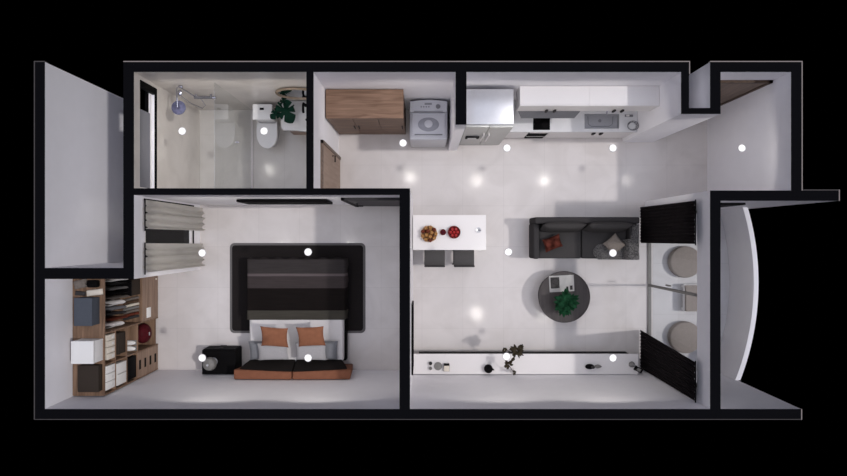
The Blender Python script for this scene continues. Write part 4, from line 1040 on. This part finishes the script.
gs = [(-0.705, .085, .62, 'whitebox', 'white garment on the rail at the patio wall end'), (-0.79, .05, .66, 'black', 'black garment next to the white one at the patio wall end'),
      (-0.87, .05, .55, 'grey', 'plain grey garment between two black ones on the rail'), (-0.95, .05, .6, 'black', 'black garment second in from the patio wall end'),
      (-1.03, .05, .6, 'taupe', 'taupe knitted garment in the middle of the rail'), (-1.115, .085, .45, 'whitebox', 'white garment in the middle of the rail'),
      (-1.21, .06, .5, 'pillow_dark', 'slate grey garment in the middle of the rail'), (-1.30, .05, .5, 'darkgrey', 'dark grey garment between slate and brown ones'),
      (-1.39, .05, .55, 'fruit_brown', 'brown garment near the divider'), (-1.485, .085, .42, 'whitebox', 'white garment against the wardrobe divider')]
for a in gs: garment(*a)
def carton(x0, x1, y0, y1, z0, z1, m, label, lid=0.06, name='storage_box', group=None, lidm=None):
    t = thing(name, label, 'box', ((x0 + x1) / 2, (y0 + y1) / 2, z0), group)
    B().box(x0 + 0.004, x1 - 0.004, y0 + 0.004, y1 - 0.004, z0 + 0.001, z1 - lid - 0.001, 0.004).build('body', m, t)
    B().box(x0, x1, y0, y1, z1 - lid, z1, 0.005).build('lid', lidm or m, t)
carton(-5.56, -5.27, -1.40, -0.955, qz, 2.24, 'blueboxes', 'slate blue box on top of the wardrobe', 0.05)
carton(-5.57, -5.215, -1.99, -1.63, qz, 2.30, 'whitebox', 'white box on top of the wardrobe', 0.05)
carton(-5.56, -5.225, -2.48, -2.05, qz, 2.13, 'darkbox', 'brown-black box on top of the wardrobe at its south end', 0.04)
# loose things on top, north end
t = thing('handbag', 'small black bag on top of the wardrobe beside the patio wall', 'bag', (-5.33, -0.72, qz))
B().box(-5.43, -5.26, -0.80, -0.68, qz + 0.001, qz + 0.12, 0.03, 3).build('body', 'black', t)
B().tube([(-5.42, -0.74, qz + 0.11), (-5.40, -0.74, qz + 0.18), (-5.29, -0.74, qz + 0.18), (-5.27, -0.74, qz + 0.11)], 0.006, 6).build('strap', 'black', t)
def folded(x, y, w, d, z, m, label, a=0.0, n=3):
    b = B()
    for k in range(n): b.pillow((x, y, z + 0.018 + 0.03 * k), w * (1 - 0.04 * k), d * (1 - 0.05 * k), 0.034, (0, 0, a + 0.03 * k), 10, 0.02)
    tag(b.build('folded_garment', m, loc=(x, y, z)), label, 'garment')
folded(-5.56, -0.745, 0.2, 0.14, qz, 'taupe', 'taupe folded garment on top of the wardrobe beside the black bag', 0.2)
folded(-5.34, -0.885, 0.26, 0.1, qz, 'cream', 'cream folded scarf in front of the slate blue box', 0.1, 2)
folded(-5.57, -0.90, 0.16, 0.07, qz, 'darkgrey', 'dark folded scarf on top of the wardrobe behind the slate box', -0.1, 2)
# lower north bay: dark box and rolled things on the shelf
carton(-5.50, -5.225, -1.04, -0.75, 0.69, 1.05, 'darkbox', 'dark box on the shelf under the hanging clothes', 0.05, lidm='black')
rc = ['taupe', 'oak_dark', 'cream', 'grey', 'taupe', 'fruit_brown', 'darkgrey', 'cream']
rn = ['taupe', 'brown', 'cream', 'grey', 'taupe', 'red-brown', 'dark grey', 'cream']
for k in range(7):
    y = -1.12 - 0.057 * k; a = 0.25
    z = 0.69 + 0.034
    b = B(); b.tube([(-5.52, y - 0.04, z), (-5.38, y, z + 0.004), (-5.24, y + 0.03, z)], [0.022, 0.026, 0.021], 10)
    tag(b.build('rolled_garment', rc[k], loc=(-5.38, y, 0.69)), f'{rn[k]} rolled garment on the wardrobe shelf, ' + ['beside the dark box', 'second from the dark box', 'third from the dark box', 'fourth from the dark box', 'fifth from the dark box', 'second from the divider', 'against the divider'][k], 'garment', 'rolled garments on the wardrobe shelf')
tag(B().box(-5.1935, -5.178, -1.50, -1.31, 0.36, 0.52, 0.006).build('towel', 'whitebox', loc=(-5.185, -1.4, 0.36)), 'small white cloth hung on the wardrobe drawer front', 'towel')
# cubbies: upright files / boxes
def upright(y0, y1, z0, z1, m, label, n, name='file_box'):
    w_ = (y1 - y0) / n
    for k in range(n):
        t = thing(name, label + (f', {["first", "second", "third", "fourth"][k]} from the divider' if n > 1 else ''), 'file', (-5.4, y1 - (k + .5) * w_, z0), 'files in the wardrobe cubbies')
        a, c = y1 - (k + 1) * w_ + 0.004, y1 - k * w_ - 0.004
        B().box(-5.52, -5.207, a, c, z0 + 0.001, z1 - 0.02 * (k % 2), 0.006).build('cover', m, t)
        B().box(-5.206, -5.2035, (a + c) / 2 - 0.02, (a + c) / 2 + 0.02, z0 + 0.05, z0 + 0.11).build('spine_tag', 'paper', t, False)
upright(yc0 + 0.05, yc1 - 0.03, 1.64, 1.90, 'cream', 'cream file in the top cubby beside the hanging clothes', 4)
carton(-5.50, -5.22, yc0 + 0.07, yc1 - 0.06, 1.25, 1.5, 'darkbox', 'dark box in the cubby under the cream files')
carton(-5.53, -5.206, ye0 + 0.03, ye1 - 0.03, 0.88, 1.21, 'black', 'black filler block painting the shade inside the open cubby above the slotted drawers', 0.04)  # added black block, paints the dark interior of this open cubby
upright(ye0 + 0.04, ye1 - 0.02, 1.64, 1.92, 'whitebox', 'white file in the top cubby at the south wall', 3)
upright(ye0 + 0.03, ye1 - 0.05, 1.25, 1.58, 'paper', 'tall white box file in the lower cubby at the south wall', 2)
# red bag and white shoes
bgx, bgy, bgz = -5.36, -1.82, 0.12
t = thing('handbag', 'glossy dark red round bag in the low wardrobe compartment', 'bag', (bgx, bgy, bgz))
B().ell((bgx + 0.01, bgy, bgz + 0.19), (0.14, 0.19, 0.188), None, 24, 14).build('body', 'bag', t)
B().tube([(bgx, bgy - 0.12, bgz + 0.32), (bgx + 0.04, bgy - 0.09, bgz + 0.44), (bgx + 0.04, bgy + 0.09, bgz + 0.44), (bgx, bgy + 0.12, bgz + 0.32)], 0.012, 8).build('strap', 'bag', t)
B().box(bgx + 0.145, bgx + 0.152, bgy - 0.03, bgy + 0.03, bgz + 0.22, bgz + 0.25).build('clasp', 'steel', t, False)
def shoe(x, y, z, label):
    t = thing('shoe', label, 'shoe', (x, y, z), 'white shoes in the wardrobe')
    B().ell((x, y, z + 0.05), (0.13, 0.045, 0.042), None, 18, 10).ell((x - 0.06, y, z + 0.075), (0.065, 0.04, 0.05), None, 14, 8).build('upper', 'whitebox', t)
    B().pillow((x, y, z + 0.013), 0.27, 0.09, 0.024, (0, 0, 0), 10, 0.05).build('sole', 'grey', t)
    return t
s_ = shoe(-5.345, -1.90, 0.85, 'white shoe on the wardrobe shelf above the red bag, nearer the files')
dup(s_, (-5.345, -2.005, 0.85), 0, 'white shoe on the wardrobe shelf above the red bag, against the divider')

# ---------------------------------------------------------------- light
scn.world = bpy.data.worlds.new('night_black'); scn.world.use_nodes = True
scn.world.node_tree.nodes['Background'].inputs[0].default_value = (0, 0, 0, 1)
scn.world.node_tree.nodes['Background'].inputs[1].default_value = 0.0
def sun(name, d, e_, ang, c):
    l = bpy.data.lights.new(name, 'SUN'); l.energy = e_; l.angle = math.radians(ang); l.color = c
    o = bpy.data.objects.new(name, l); COL.objects.link(o)
    o.rotation_euler = Vector(d).to_track_quat('-Z', 'Y').to_euler(); o.location = (6, 0, 10)
sun('sun', (-0.655, 0.0, -1.0), 1.3, 1.8, (1.0, 0.965, 0.94))
l = bpy.data.lights.new('sky_light', 'AREA'); l.shape = 'RECTANGLE'; l.size = 34; l.size_y = 26; l.energy = 3400; l.color = (0.80, 0.84, 1.0)
o = bpy.data.objects.new('sky_light', l); COL.objects.link(o); o.location = (0, 0, 22)

# ---------------------------------------------------------------- camera
cam = bpy.data.cameras.new('camera'); cam.sensor_fit = 'HORIZONTAL'; cam.sensor_width = 36.0; cam.lens = 36.0 * F / 847.0
cam.clip_end = 200
co = bpy.data.objects.new('camera', cam); COL.objects.link(co); co.location = (0, 0, HC); co.rotation_euler = (0, 0, 0)
scn.camera = co
scn.view_settings.view_transform = 'Standard'; scn.view_settings.look = 'None'; scn.view_settings.gamma = 1.0
scn.view_settings.exposure = 0.0; scn.view_settings.use_curve_mapping = False
scn.cycles.max_bounces = 8; scn.cycles.transparent_max_bounces = 12
